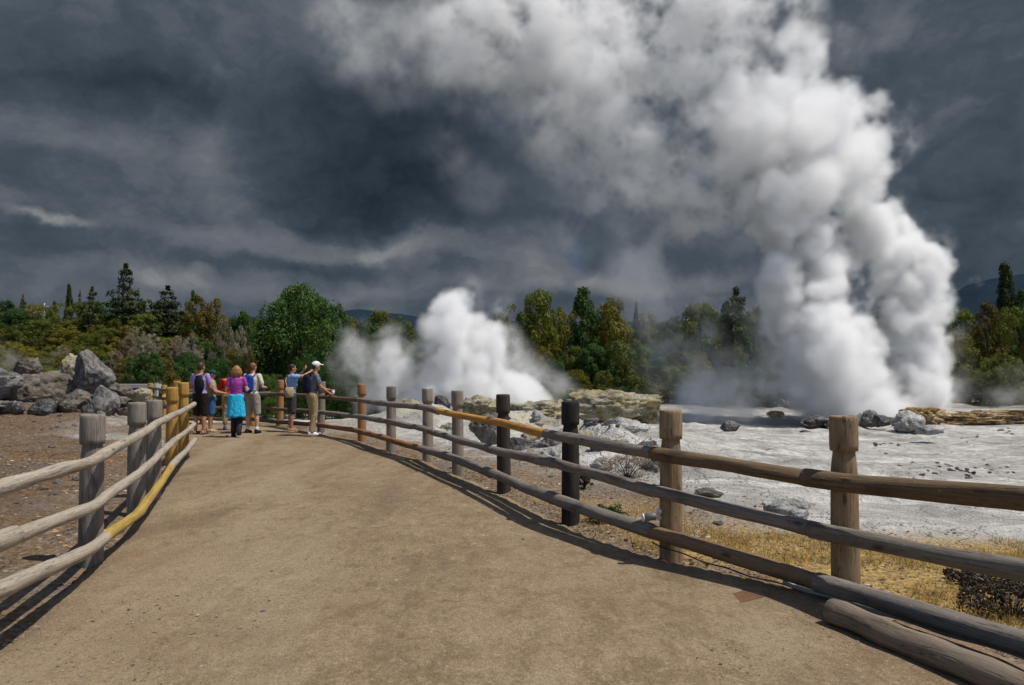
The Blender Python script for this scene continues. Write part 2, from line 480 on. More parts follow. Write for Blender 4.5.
# sulphur tint on the rock mound
col = mixc(nt, math_node(nt, 'MULTIPLY', attr(nt, 'sulphur_w'), maprange(nt, mid, 0.40, 0.62, 0.0, 0.75)), col, (0.34, 0.28, 0.12))
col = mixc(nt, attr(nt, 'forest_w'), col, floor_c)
hh = math_node(nt, 'ADD', math_node(nt, 'MULTIPLY', mid, 1.4), math_node(nt, 'ADD', fin, math_node(nt, 'MULTIPLY', vor.outputs['Distance'], 0.6)))
hh = math_node(nt, 'SUBTRACT', hh, math_node(nt, 'MULTIPLY', crackm, 0.8))
principled(nt, out, col, 0.9, hh, 0.8, 0.05, 0.2)
gme = quick_mesh('ground', vv, fc, m, smooth=True)
sul = np.exp(-(((XX - 0.4) / 4.2) ** 2 + ((YY - 23) / 3.0) ** 2)) + 0.3 * np.exp(-(((XX + 2.6) / 2.4) ** 2 + ((YY - 20.5) / 2) ** 2))
for nme, w in (('sinter_w', sinter), ('grass_w', grass), ('forest_w', forest), ('sulphur_w', np.clip(sul, 0, 1)), ('bank_w', WL)):
    a = gme.attributes.new(nme, 'FLOAT', 'POINT'); a.data.foreach_set('value', np.ascontiguousarray(w, dtype=np.float32).ravel())
tag(link('ground', gme), 'uneven ground of brown litter, straw turf and grey white sinter', 'ground', kind='structure')

# ------------------------------------------------------------------ path
m, nt, out = new_mat('path_gravel')
tc = nd(nt, 'ShaderNodeTexCoord'); ob = tc.outputs['Object']
fin = noise_node(nt, ob, 60, 5, 0.75)
md = noise_node(nt, mapping(nt, ob, (1.0, 0.7, 1)), 4.5, 8, 0.78, 0.5)
bg = noise_node(nt, ob, 0.55, 4, 0.55)
trk = noise_node(nt, mapping(nt, ob, (0.75, 0.16, 1)), 1.0, 5, 0.6, 0.6)
vo = nd(nt, 'ShaderNodeTexVoronoi'); vo.inputs['Scale'].default_value = 75; nt.links.new(ob, vo.inputs['Vector'])
c = ramp(nt, fin, [(0.28, (0.140, 0.096, 0.056)), (0.5, (0.238, 0.175, 0.106)), (0.72, (0.335, 0.258, 0.166))])
c = mixc(nt, 0.35, c, ramp(nt, vo.outputs['Color'], [(0, (0.14, 0.096, 0.056)), (0.6, (0.245, 0.182, 0.11)), (1, (0.35, 0.275, 0.18))]))
c = mixc(nt, maprange(nt, md, 0.47, 0.60, 0, 0.62), c, (0.145, 0.100, 0.058))
md2 = noise_node(nt, mapping(nt, ob, (1.0, 0.5, 1)), 13.0, 6, 0.72, 0.6)
c = mixc(nt, maprange(nt, md2, 0.54, 0.66, 0, 0.6), c, (0.125, 0.086, 0.05))
c = mixc(nt, maprange(nt, md2, 0.44, 0.34, 0, 0.45), c, (0.36, 0.29, 0.205))
c = mixc(nt, maprange(nt, md, 0.46, 0.30, 0, 0.5), c, (0.34, 0.275, 0.19))
c = mixc(nt, maprange(nt, bg, 0.48, 0.68, 0, 0.55), c, (0.165, 0.105, 0.066))
c = mixc(nt, maprange(nt, trk, 0.48, 0.64, 0, 0.45), c, (0.31, 0.245, 0.164))
c = mixc(nt, maprange(nt, trk, 0.47, 0.36, 0, 0.55), c, (0.135, 0.092, 0.06))
h = math_node(nt, 'ADD', math_node(nt, 'MULTIPLY', md, 1.2), math_node(nt, 'ADD', fin, math_node(nt, 'MULTIPLY', vo.outputs['Distance'], 0.7)))
md3 = noise_node(nt, ob, 34.0, 5, 0.75)
c = mixc(nt, maprange(nt, md3, 0.53, 0.64, 0, 0.6), c, (0.12, 0.082, 0.05))
c = mixc(nt, maprange(nt, md3, 0.44, 0.35, 0, 0.5), c, (0.38, 0.31, 0.22))
c = mixc(nt, 1.0, c, (0.99, 0.975, 0.955), 'MULTIPLY')
principled(nt, out, c, 0.92, h, 0.6, 0.016, 0.15)
px_ = np.arange(-13.5, 5.6, 0.12); py_ = np.arange(-4, 23.4, 0.12)
A, B = np.meshgrid(px_, py_)
sd = path_sd(A, B)
edge = sd + 0.05 * fbm2(A, B, 0.5, 61, 3)
zz = 0.012 * fbm2(A, B, 1.6, 71, 3) + 0.03 * sstep(0.2, 2.0, -sd) - 0.09 * sstep(-0.12, 0.10, edge)
ii = np.arange(A.size).reshape(A.shape)
q = np.stack([ii[:-1, :-1], ii[:-1, 1:], ii[1:, 1:], ii[1:, :-1]], -1).reshape(-1, 4)
keep = (sd.ravel()[q] < 0.13).all(1)
q = q[keep]
used = np.unique(q); remap = np.full(A.size, -1); remap[used] = np.arange(len(used))
pv = np.stack([A.ravel(), B.ravel(), zz.ravel()], -1)[used]
tag(link('path', quick_mesh('path', pv, remap[q], m, True)), 'wide packed brown gravel path curving left between timber rails', 'path', kind='structure')
def pz(x, y): return 0.03

# ------------------------------------------------------------------ fences
def make_post(parent, base, H, mat, r=0.094, seed=0, label=None, zbase=-0.15):
    """round post with a turned cap drum, a notch under it and a shaft"""
    mb = MB()
    prof = [(zbase, 1.0), (0.1, 1.0), (H * 0.3, 0.985), (H * 0.5, 0.975), (H * 0.62, 0.96), (H - 0.38, 0.93), (H - 0.32, 0.875), (H - 0.27, 0.81), (H - 0.246, 0.795), (H - 0.240, 0.99),
            (H - 0.20, 1.02), (H - 0.12, 1.02), (H - 0.03, 1.015), (H - 0.008, 0.99), (H, 0.93), (H + 0.003, 0.4)]
    n = 28
    b = 0
    sx = R.uniform(-.012, .012); sy = R.uniform(-.012, .012)
    for z, k in prof:
        for j in range(n):
            th = 2 * math.pi * j / n
            w = 1 + 0.035 * mnoise.noise(Vector((math.cos(th) * 1.6 + seed * 5, math.sin(th) * 1.6, z * 0.7 + seed))) + 0.012 * mnoise.noise(Vector((math.cos(th) * 7 + seed, math.sin(th) * 7, z * 1.5)))
            mb.v.append(Vector((r * k * w * math.cos(th) + sx * z, r * k * w * math.sin(th) + sy * z, z)))
    for i in range(len(prof) - 1):
        for j in range(n):
            j2 = (j + 1) % n
            u0, u1 = r * 6.283 * j / n, r * 6.283 * (j + 1) / n
            mb.face((i * n + j, i * n + j2, (i + 1) * n + j2, (i + 1) * n + j), [(u0, prof[i][0]), (u1, prof[i][0]), (u1, prof[i + 1][0]), (u0, prof[i + 1][0])])
    mb.face([(len(prof) - 1) * n + j for j in range(n)], [(0.03 * math.cos(j), 0.03 * math.sin(j)) for j in range(n)])
    o = mb.build('post', M[mat], parent)
    o.location = Vector((base.x, base.y, 0)) - parent.location
    o.rotation_euler[2] = 0
    for p in o.data.polygons:
        if abs(p.normal.z) > 0.75: p.use_smooth = False
    if label: o['label'] = label
    return o

def lerp_path(pts, ts, t):
    for i in range(len(ts) - 1):
        if t <= ts[i + 1] or i == len(ts) - 2:
            k = (t - ts[i]) / (ts[i + 1] - ts[i])
            return pts[i].lerp(pts[i + 1], k)

def make_rail(parent, pts, ts, t0, t1, r0, r1, mat, seed, label=None, name='rail', bend=0.010):
    n = max(8, int((lerp_path(pts, ts, t0) - lerp_path(pts, ts, t1)).length / 0.08))
    n = min(n, 90)
    P_, r_ = [], []
    for i in range(n + 1):
        k = i / n
        t = t0 + (t1 - t0) * k
        p = (lerp_path(pts, ts, t - 0.12) + lerp_path(pts, ts, t) * 2 + lerp_path(pts, ts, t + 0.12)) / 4
        s = t * 1.9 + seed * 7.3
        p = p + Vector((bend * mnoise.noise(Vector((s, 1.7, 0))), bend * mnoise.noise(Vector((s, 5.1, 3))), bend * 1.2 * mnoise.noise(Vector((s, 9.3, 8)))))
        kn = max(0, mnoise.noise(Vector((s * 2.1, 20.5, seed)))) ** 2 * 0.18
        r = (r0 + (r1 - r0) * k) * (1 + 0.12 * mnoise.noise(Vector((s * 1.3, 12.0, seed))) + 0.04 * mnoise.noise(Vector((s * 6.0, 3.0, seed))) + kn)
        P_.append(p - parent.location); r_.append(r)
    e = (P_[0] - P_[1]).normalized()
    mb = MB()
    P_ = [P_[0] + e * 0.012] + P_ + [P_[-1] + (P_[-1] - P_[-2]).normalized() * 0.012]
    r_ = [r_[0] * 0.86] + r_ + [r_[-1] * 0.86]
    mb.tube(P_, r_, 20, True, 0.11, seed)
    o = mb.build(name, M[mat], parent)
    if label: o['label'] = label
    return o

right_fence = empty('post_and_rail_fence', RB[0])
tag(right_fence, 'long curved timber rail fence between the path and the steaming white sinter', 'fence')
plabels = {0: 'pale tan round post with smooth cap nearest the log', 1: 'tan round post with small spotlight beside it', 2: 'black stained post', 3: 'dark stained post', 7: 'orange brown post', 9: 'orange brown post', 10: 'yellow painted post', 11: 'yellow painted post'}
for i, (pp, b) in enumerate(zip(RP, RB)):
    make_post(right_fence, b, pp[4] + (-0.02 if i else 0), pp[3], 0.094 if i not in (3, 4) else 0.09, i + 1, plabels.get(i))
make_post(right_fence, OFFP, 1.26, 'tan_post', 0.094, 40)
# rail lines, in front of the posts on the path's side
inward = []
allb = [OFFP] + RB
for i, b in enumerate(allb):
    a = allb[max(i - 1, 0)]; c_ = allb[min(i + 1, len(allb) - 1)]
    t = (c_ - a).normalized()
    inward.append(Vector((-t.y, t.x, 0)) if Vector((-t.y, t.x, 0)).dot(Vector((-2.5, 10, 0)) - b) > 0 else Vector((t.y, -t.x, 0)))
rails = []
for k in range(3):
    pts = []
    for i, b in enumerate(allb):
        q = b + inward[i] * 0.145
        if i == 0:
            z = (0.95, 0.56, 0.165)[k]
            pts.append(Vector((q.x, q.y, z)))
        else:
            pr = RP[i - 1]
            pxq = 512 + F * q.x / q.y
            w = P(pxq, pr[2][k], q.y)
            pts.append(Vector((q.x, q.y, w.z)))
    pts.insert(0, pts[0] + (pts[0] - pts[1]) * 0.9)
    pts.append(pts[-1] + (pts[-1] - pts[-2]) * 0.35)
    rails.append(pts)
ts = [-1.0] + [float(i) for i in range(len(allb))] + [len(allb) - 0.6]
segs = [  # rail row, from, to, radius at both ends, wood, label
    (0, -0.95, 1.13, 0.0624, 0.0593, 'brown_rail', None), (0, 1.13, 2.04, 0.0530, 0.0515, 'brown_rail', None), (0, 2.04, 3.16, 0.0515, 0.0484, 'grey_rail', None),
    (0, 3.16, 5.33, 0.0468, 0.0437, 'yellow_rail', 'yellow painted top rail'), (0, 5.33, 7.9, 0.0499, 0.0468, 'grey_rail', None), (0, 7.9, 10.2, 0.0452, 0.0468, 'brown_rail', None), (0, 10.2, 12.3, 0.0468, 0.0437, 'grey_rail', None),
    (1, -0.95, 1.1, 0.0577, 0.0546, 'grey_rail', None), (1, 1.1, 2.05, 0.0515, 0.0468, 'grey_rail', None), (1, 2.05, 3.05, 0.0484, 0.0468, 'grey_rail', None), (1, 3.05, 4.1, 0.0499, 0.0484, 'grey_rail', None),
    (1, 4.1, 6.2, 0.0484, 0.0452, 'grey_rail', None), (1, 6.2, 9.1, 0.0515, 0.0452, 'grey_rail', None), (1, 9.1, 12.3, 0.0452, 0.0437, 'brown_rail', None),
    (2, -0.95, 1.08, 0.0646, 0.0612, 'grey_rail', None), (2, 1.08, 2.05, 0.0577, 0.0542, 'rust_rail', None), (2, 2.05, 4.05, 0.0594, 0.0559, 'grey_rail', None), (2, 4.05, 5.9, 0.0594, 0.0542, 'grey_rail', None),
    (2, 5.9, 9.2, 0.0489, 0.0489, 'orange_rail', 'orange brown bottom rail'), (2, 9.2, 12.3, 0.0506, 0.0489, 'brown_rail', None)]
for i, (row, a, b, r0, r1, mt, lb) in enumerate(segs):
    make_rail(right_fence, rails[row], ts, a, b, r0 * 1.07, r1 * 1.07, mt, i + 3, lb)
# conduit and cable under the bottom rail
mb = MB(); pp = []
for i in range(60):
    t = 2.06 - i * 0.045
    p = lerp_path(rails[2], ts, t) + Vector((0.02, 0.04, -0.088 - 0.006 * math.sin(i)))
    pp.append(p - right_fence.location)
mb.tube(pp[18:], 0.016, 10)
M['conduit'] = plain('grey_conduit', (0.34, 0.35, 0.33), 0.5, 20, 0.2)
mb.build('conduit', M['conduit'], right_fence)
mb = MB()
mb.tube([p + Vector((0, 0, -0.012 - 0.02 * abs(math.sin(i * 0.16)))) for i, p in enumerate(pp[:22])], 0.006, 8)
M['cable'] = plain('black_cable', (0.015, 0.015, 0.015), 0.5)
mb.build('cable', M['cable'], right_fence)

# log on the ground under the nearest rails
l0, l1 = G(832, 611, 0.07), G(1060, 704, 0.07)
l1 = l0 + (l1 - l0) * 1.5
log = empty('kerb_log', (l0.x, l0.y, 0))
tag(log, 'thick weathered log lying along the path edge under the nearest rails', 'log')
lm = MB()
LP = [l0 - log.location + (l1 - l0) * (i / 24.0) + Vector((0.008 * math.sin(i), 0, 0.006 * math.sin(i * .7))) for i in range(25)]
lm.tube([LP[0] + (LP[0] - LP[1]) * 0.12] + LP, [0.055] + [0.078 + 0.004 * math.sin(i * 1.7) for i in range(25)], 22, True, 0.08, 5)
lb_ = lm.build('trunk', M['log'], log)

# left fence
left_fence = empty('post_and_rail_fence', LB[0])
tag(left_fence, 'bleached timber rail fence along the left side of the path', 'fence')
LH = [1.21, 1.215, 1.19, 1.265, 1.31]
for i, (b, mt) in enumerate(zip(LB, ['cool_post', 'cool_post', 'cool_post', 'yellow_post', 'yellow_post'])):
    make_post(left_fence, b, LH[i], mt, 0.094, 50 + i, 'yellow painted post' if mt == 'yellow_post' else None)
make_post(left_fence, Vector((-8.55, 19.6, 0)), 1.23, 'yellow_post', 0.094, 57, 'yellow painted post')
make_post(left_fence, Vector((-2.95, 4.2, 0)), 1.2, 'cool_post', 0.094, 58)
LN = Vector((0.955, 0.30, 0))
lpx = [(-60, 5.05, (503, 560, 612)), (0, 5.45, (489, 541, 591)), (92, 6.34, (461, 507, 548)), (138, 8.1, (436, 474, 513)), (153, 9.2, (426, 461, 494)), (174, 12.4, (415, 441, 463)), (187, 14.6, (408.5, 431, 450)), (194.2, 16.0, (404.5, 424, 440))]
lts = [-2.0, -1.2, 0.0, 1.0, 2.0, 3.0, 3.6, 4.0]
LLX = [-2.0, -2.95] + [b.x for b in LB] + [-6.4]; LLY = [1.0, 4.2] + [b.y for b in LB] + [15.6]
def left_depth(px):
    """depth at which the sight line px meets the rail line, a little on the path's side of the posts"""
    k = (px - 512) / F; lo, hi = 2.0, 15.6
    for _ in range(50):
        y = (lo + hi) / 2
        if np.interp(y, LLY, LLX) + 0.165 - k * y > 0: lo, hi = lo, y
        else: lo, hi = y, hi
    return y
lrails = []
for k in range(3):
    pts = []
    for px, Y, ys in lpx:
        Yd = min(max(left_depth(px), 3.0), 15.5)
        pts.append(P(px, ys[k], Yd))
    lrails.append(pts)
print('left rail depth', [(round(p.x, 2), round(p.y, 2), round(p.z, 2)) for p in lrails[0]])
lsegs = [(0, -2.0, 0.12, 0.0471, 0.0441, 'bleached_rail', None), (0, 0.12, 4.0, 0.0441, 0.0426, 'bleached_rail', None),
         (1, -2.0, -1.05, .06, .058, 'bleached_rail', None), (1, -1.05, 0.2, 0.0456, 0.0426, 'bleached_rail', None), (1, 0.2, 4.0, 0.0426, 0.0410, 'bleached_rail', None),
         (2, -2.0, 0.25, 0.0511, 0.0459, 'bleached_rail', None), (2, 0.25, 2.8, 0.0459, 0.0442, 'mustard_rail', 'mustard yellow bottom rail'), (2, 2.8, 4.0, 0.0459, 0.0442, 'bleached_rail', None)]
for i, (row, a, b, r0, r1, mt, lb) in enumerate(lsegs):
    make_rail(left_fence, lrails[row], lts, a, b, r0, r1, mt, 40 + i, lb, bend=0.012)

# short stretch of fence far left, behind the yellow posts
ff = empty('post_and_rail_fence', (-12.2, 26.8, 0))
tag(ff, 'small distant rail fence with yellow posts beyond the painted posts', 'fence')
FB = [P(164, 400, 26.5), P(150, 400, 29.5), P(196, 400, 25.0)]
for i, b in enumerate(FB):
    make_post(ff, b, 0.95, 'yellow_post', 0.09, 70 + i)
fl_ = [FB[1], FB[0], FB[2]]
for k, h in enumerate((0.80, 0.50, 0.2)):
    pts = [Vector((b.x, b.y - 0.14, h)) for b in fl_]
    make_rail(ff, pts, [0., 1., 2.], 0.02, 1.98, .05, .05, 'grey_rail', 80 + k)

# ------------------------------------------------------------------ rocks
def ground_hit(px, py):
    a, b = P(px, py, 3), P(px, py, 80)
    Y0, Y1 = 3.0, 80.0
    prev = None
    ys = np.linspace(Y0, Y1, 1200)
    ks = (ys - 3) / 77.0
    xs = a.x + (b.x - a.x) * ks; zs = a.z + (b.z - a.z) * ks
    h = height(xs, ys)
    i = np.argmax(zs < h)
    if not (zs < h).any(): i = len(ys) - 1
    return Vector((xs[i], ys[i], h[i]))

def rock_mat(name, base, dark, light, stain=None, scale=3.0):
    m, nt, out = new_mat(name)
    tc = nd(nt, 'ShaderNodeTexCoord'); ob = tc.outputs['Object']
    a = noise_node(nt, ob, scale, 7, 0.65, 0.6)
    b = noise_node(nt, ob, scale * 7, 5, 0.7)
    lay = noise_node(nt, mapping(nt, ob, (1.2, 1.2, 3.6)), 1.2, 4, 0.6, 0.8)
    c = ramp(nt, a, [(0.32, dark), (0.5, base), (0.68, light)])
    c = mixc(nt, maprange(nt, b, 0.55, 0.7, 0, 0.6), c, light)
    c = mixc(nt, maprange(nt, b, 0.42, 0.30, 0, 0.7), c, tuple(x * 0.55 for x in dark))
    if stain: c = mixc(nt, maprange(nt, lay, 0.46, 0.66, 0, 0.85), c, stain)
    h = math_node(nt, 'ADD', math_node(nt, 'MULTIPLY', a, 1.5), math_node(nt, 'ADD', b, math_node(nt, 'MULTIPLY', lay, 0.7)))
    principled(nt, out, c, 0.9, h, 0.9, 0.08, 0.2)
    return m
M['rock_grey'] = rock_mat('grey_rock', (0.17, 0.158, 0.15), (0.06, 0.054, 0.05), (0.34, 0.325, 0.31))
M['rock_brown'] = rock_mat('brown_rock', (0.17, 0.145, 0.12), (0.07, 0.058, 0.048), (0.29, 0.26, 0.22), (0.20, 0.16, 0.10))
M['rock_pale'] = rock_mat('pale_rock', (0.38, 0.37, 0.35), (0.16, 0.15, 0.14), (0.58, 0.57, 0.55))
M['rock_sulphur'] = rock_mat('sulphur_rock', (0.34, 0.30, 0.21), (0.13, 0.11, 0.075), (0.50, 0.47, 0.38), (0.42, 0.34, 0.12))
M['rock_ochre'] = rock_mat('ochre_rock', (0.27, 0.165, 0.065), (0.075, 0.05, 0.032), (0.50, 0.42, 0.28), None, 1.1)
M['rock_dark'] = rock_mat('dark_rock', (0.10, 0.094, 0.09), (0.035, 0.032, 0.03), (0.30, 0.29, 0.28))

def rock_mesh(name, mat, dims, seed, cuts=9, sub=4, rough=0.16, taper=None):
    bm = bmesh.new()
    bmesh.ops.create_icosphere(bm, subdivisions=sub, radius=1.0)
    rg = random.Random(seed)
    planes = []
    for _ in range(cuts):
        n = Vector((rg.gauss(0, 1), rg.gauss(0, 1), rg.gauss(0, 0.8))).normalized()
        planes.append((n, rg.uniform(0.55, 0.86)))
    o = Vector((seed * 3.7, seed * 1.3, 0))
    for v in bm.verts:
        p = v.co.copy()
        p *= 1 + 0.22 * mnoise.noise(p * 1.2 + o)
        for n, d in planes:
            e = p.dot(n) - d
            if e > 0: p -= n * e * 0.92
        q = p * 2.6 + o
        f = mnoise.noise(q) * 0.5 + mnoise.noise(q * 2.3) * 0.35 - abs(mnoise.noise(q * 3.7)) * 0.5 + abs(mnoise.noise(q * 6.1 + o)) * 0.45 + mnoise.noise(q * 13.0) * 0.22
        p *= 1 + rough * f
        if taper: p = taper(p)
        v.co = Vector((p.x * dims[0], p.y * dims[1], p.z * dims[2]))
    me = bpy.data.meshes.new(name)
    bm.to_mesh(me); bm.free()
    me.materials.append(mat)
    me.polygons.foreach_set('use_smooth', [True] * len(me.polygons))
    return me

def rock(name, label, x0, x1, y0, y1, Y, mat, seed, cat='rock', group=None, deep=0.7, taper=None, cuts=10, rough=0.26, rz=None, sub=5, tilt=0.0):
    """a rock that fills the picture box x0..x1, y0..y1 at depth Y"""
    c = P((x0 + x1) / 2, (y0 + y1) / 2, Y)
    w = (x1 - x0) / F * Y / 2 * 1.06; h = (y1 - y0) / F * Y / 2 * 1.10
    o = link(name, rock_mesh(name, M[mat], (w, max(w, h) * deep, h), seed, cuts, sub, rough, taper))
    o.location = c; o.rotation_euler = (0, tilt, rz if rz is not None else 0)
    return tag(o, label, cat, group)

def beak(p):
    # a tall block whose crest leans over to one side
    k = (p.z + 1) / 2
    return Vector((p.x * (1.0 - 0.62 * max(0, k - 0.25)) - 0.30 * max(0, p.z) + 0.22 * (p.z < 0) * 0, p.y * (1 - 0.4 * k), p.z))
def wedge(p):
    k = (p.z + 1) / 2
    return Vector((p.x * (1.1 - 0.75 * k) - 0.15 * p.z, p.y * (1.1 - 0.6 * k), p.z))
def strata(p):
    k = p.z * 5.0 + 0.6 * mnoise.noise(p * 1.5)
    st_ = 1 + 0.022 * (abs((k % 1.0) - 0.5) * 2 - 0.5)
    return Vector((p.x * st_, p.y * st_, p.z))
def flat_top(p):
    return Vector((p.x, p.y, min(p.z, 0.55 + 0.15 * p.z)))
rock('boulder', 'big dark grey boulder at the left edge with a shaded overhang', -48, 21, 366, 402, 23.5, 'rock_grey', 1, 'boulder')
rock('boulder', 'low dark stone under the boulder at the left edge', -30, 17, 399, 418, 23.3, 'rock_dark', 2, 'boulder')
rock('rock', 'small brown rock on top of the mound next to the steam wisp', 17, 44, 358, 380, 26.0, 'rock_brown', 3)
rock('rock', 'broad smooth brown rock slab sloping between the boulders', 8, 78, 374, 420, 25.4, 'rock_brown', 4, deep=0.9, rough=0.22)
rock('boulder', 'tall pale boulder with a pointed beak like crest leaning right', 72, 114, 351, 395, 25.2, 'rock_grey', 15, 'boulder', taper=beak, rough=0.2)
rock('rock', 'mossy yellow brown rock behind the tall pointed boulder', 62, 86, 357, 396, 26.2, 'rock_sulphur', 6)
rock('boulder', 'jagged grey boulder with white broken edges in front of the mound', 57, 97, 391, 416, 24.0, 'rock_brown', 7, 'boulder', cuts=14, rough=0.24)
rock('boulder', 'triangular grey boulder with one smooth sloping face', 88, 127, 384, 418, 24.2, 'rock_grey', 8, 'boulder', taper=wedge, rough=0.17)
rock('rock', 'small rounded dark rock with a hollow beside the jagged boulder', 29, 57, 400, 417, 23.6, 'rock_dark', 9)
rg = random.Random(93)
for i in range(60):
    px, py = rg.uniform(-40, 150), 416 + 90 * rg.random() ** 1.7
    g = ground_hit(px, py)
    if path_sd(g.x, g.y) < 0.5: continue
    wv_ = rg.uniform(0.05, 0.16) * F / g.y
    rock('rubble_stone', 'small brown grey stone half sunk in the littered left bank', px - wv_ / 2, px + wv_ / 2, py - wv_ * .35, py + wv_ * .2, g.y, rg.choice(['rock_brown', 'rock_grey', 'rock_dark', 'rock_brown']), 400 + i % 12, 'stone', 'stones sunk in the left bank', cuts=11, rough=0.4, sub=3)
rg = random.Random(91)
for i in range(30):
    px, py = rg.uniform(-20, 132), rg.uniform(404, 419)
    wv_ = rg.uniform(6, 22)
    rock('rubble_stone', 'broken brown grey stone at the foot of the left boulders', px - wv_ / 2, px + wv_ / 2, py - wv_ * rg.uniform(.4, .7), py + wv_ * .2, 23.2 + rg.uniform(-.6, 1.6), rg.choice(['rock_brown', 'rock_grey', 'rock_dark', 'rock_brown']), 300 + i, 'stone', 'stones at the foot of the left boulders', cuts=11, rough=0.4, sub=3)
for i, (x0, x1, y0, y1, mt) in enumerate([(110, 136, 383, 398, 'rock_brown'), (128, 150, 388, 402, 'rock_sulphur'), (118, 140, 396, 412, 'rock_brown'), (136, 156, 400, 414, 'rock_grey'), (122, 138, 408, 420, 'rock_grey'), (150, 166, 396, 410, 'rock_brown')]):
    rock('rubble_stone', 'rubble stone heaped between the triangular boulder and the yellow posts', x0, x1, y0, y1, 25 + 0.3 * i, mt, 20 + i, 'stone', 'rubble stones behind the left posts')
rock('rock_outcrop', 'layered yellowish rock outcrop with a rounded top beside the small plume', 572, 656, 387, 424, 27, 'rock_sulphur', 31, 'outcrop', deep=0.5, rough=0.3, cuts=6, taper=strata)
rock('rock', 'low tapering end of the outcrop towards the spotlight post', 626, 664, 401, 422, 27.5, 'rock_sulphur', 32, rough=0.5, taper=strata)
rock('rock', 'flat greenish yellow rock ledge left of the layered outcrop', 500, 586, 403, 424, 25, 'rock_sulphur', 33, deep=0.5, rough=0.5, taper=strata)
rock('rock', 'yellow stained hump seen between two grey posts', 385, 432, 402, 428, 23, 'rock_sulphur', 34, rough=0.45, taper=strata)
rock('boulder', 'round dark grey boulder standing just before the small steam plume', 432, 451, 396, 416, 22, 'rock_dark', 35, 'boulder', rough=0.2)
rock('rock', 'yellow sulphur crusted rock next to the round dark boulder', 452, 500, 399, 418, 23.5, 'rock_sulphur', 36, rough=0.45, taper=strata)
rock('rock', 'cracked grey rock behind the dark stained post', 470, 502, 416, 444, 16.5, 'rock_grey', 37, cuts=13, rough=0.25)
rock('rock', 'dark jagged rock at the foot of the pale mound', 503, 545, 436, 458, 14.6, 'rock_dark', 38, cuts=12, rough=0.25)
rock('boulder', 'whitish rounded sinter boulder behind the black stained post', 540, 600, 430, 472, 13.8, 'rock_pale', 39, 'boulder', deep=0.8)
rock('boulder', 'grey hollowed sinter boulder between the black post and the dry bush', 566, 606, 446, 478, 12.9, 'rock_pale', 40, 'boulder', cuts=12, rough=0.25)
rock('rock', 'pale low sinter lump on the white slope', 588, 650, 420, 446, 17, 'rock_pale', 41, deep=0.7)
rg = random.Random(44)
for i in range(34):
    px, py = rg.uniform(440, 660), rg.uniform(404, 470)
    if px < 500 and py > 440: continue
    g = ground_hit(px, py)
    if path_sd(g.x, g.y) < 1.6: continue
    wv_ = rg.uniform(8, 26) * (0.7 + 0.5 * (py - 404) / 66)
    rock('boulder', 'rough little boulder lying in the heap on the pale yellowish mound', px - wv_ / 2, px + wv_ / 2, py - wv_ * rg.uniform(.3, .5), py + wv_ * .22, g.y, rg.choice(['rock_pale', 'rock_sulphur', 'rock_grey', 'rock_pale', 'rock_dark']), 200 + i, 'boulder', 'boulders heaped on the pale mound', cuts=11, rough=0.4, sub=4)
for i in range(14):
    px = rg.uniform(842, 912); py = rg.uniform(418, 429); wv_ = rg.uniform(7, 18)
    g = ground_hit(px, py)
    rock('rock', 'broken grey rubble piece along the foot of the geyser', px - wv_ / 2, px + wv_ / 2, py - wv_ * .4, py + wv_ * .15, min(g.y, 42), rg.choice(['rock_pale', 'rock_grey', 'rock_dark']), 250 + i, 'stone', 'rubble along the geyser foot', cuts=11, rough=0.4, sub=3)
for i, (x0, x1, y0, y1, Y, mt, lb) in enumerate([
    (798, 832, 416, 430, 40, 'rock_dark', 'low dark rock at the left foot of the geyser'),
    (826, 850, 418, 430, 39.5, 'rock_dark', 'small dark rock next to the nearest post cap'),
    (858, 880, 412, 428, 39, 'rock_grey', 'grey lump under the geyser right of the nearest post cap'),
    (872, 892, 415, 428, 38, 'rock_dark', 'reddish dark rock in the row under the geyser'),
    (888, 924, 411, 431, 37, 'rock_pale', 'pale cracked boulder at the right foot of the geyser'),
    (916, 944, 425, 436, 34, 'rock_pale', 'low pale stone in front of the ochre ledge'),
    (718, 740, 420, 433, 38, 'rock_grey', 'small grey stone standing alone on the white flat'),
    (768, 786, 411, 418, 44, 'rock_ochre', 'thin ochre stone left of the geyser')]):
    rock('rock', lb, x0, x1, y0, y1, Y, mt, 50 + i, cuts=12, rough=0.25)
rock('rock', 'rounded ochre and cream rock at the left end of the ledge', 896, 944, 404, 432, 40, 'rock_ochre', 61, taper=flat_top, cuts=8, rough=0.5)
rock('rock_ledge', 'long low ochre rock ledge running off the right side', 930, 1130, 406, 436, 42, 'rock_ochre', 62, 'ledge', deep=0.16, taper=flat_top, rough=0.45, cuts=16, sub=6)
for i, (x0, x1, y0, y1, mt, lb) in enumerate([(694, 722, 488, 499, 'rock_brown', 'flat brown stone lying on the gravel right of the spotlight post'), (766, 816, 497, 521, 'rock_pale', 'flat pale slab tilted on the gravel near the nearest post'),
        (776, 796, 500, 510, 'rock_brown', 'brown chunk on the pale slab'), (800, 812, 430, 434, 'rock_dark', 'tiny dark stone on the sinter'), (566, 590, 470, 486, 'rock_brown', 'reddish brown stone at the foot of the black post')]):
    g = ground_hit((x0 + x1) / 2, y1 - 2)
    rock('stone', lb, x0, x1, y0, y1, g.y, mt, 70 + i, 'stone', rough=0.2)
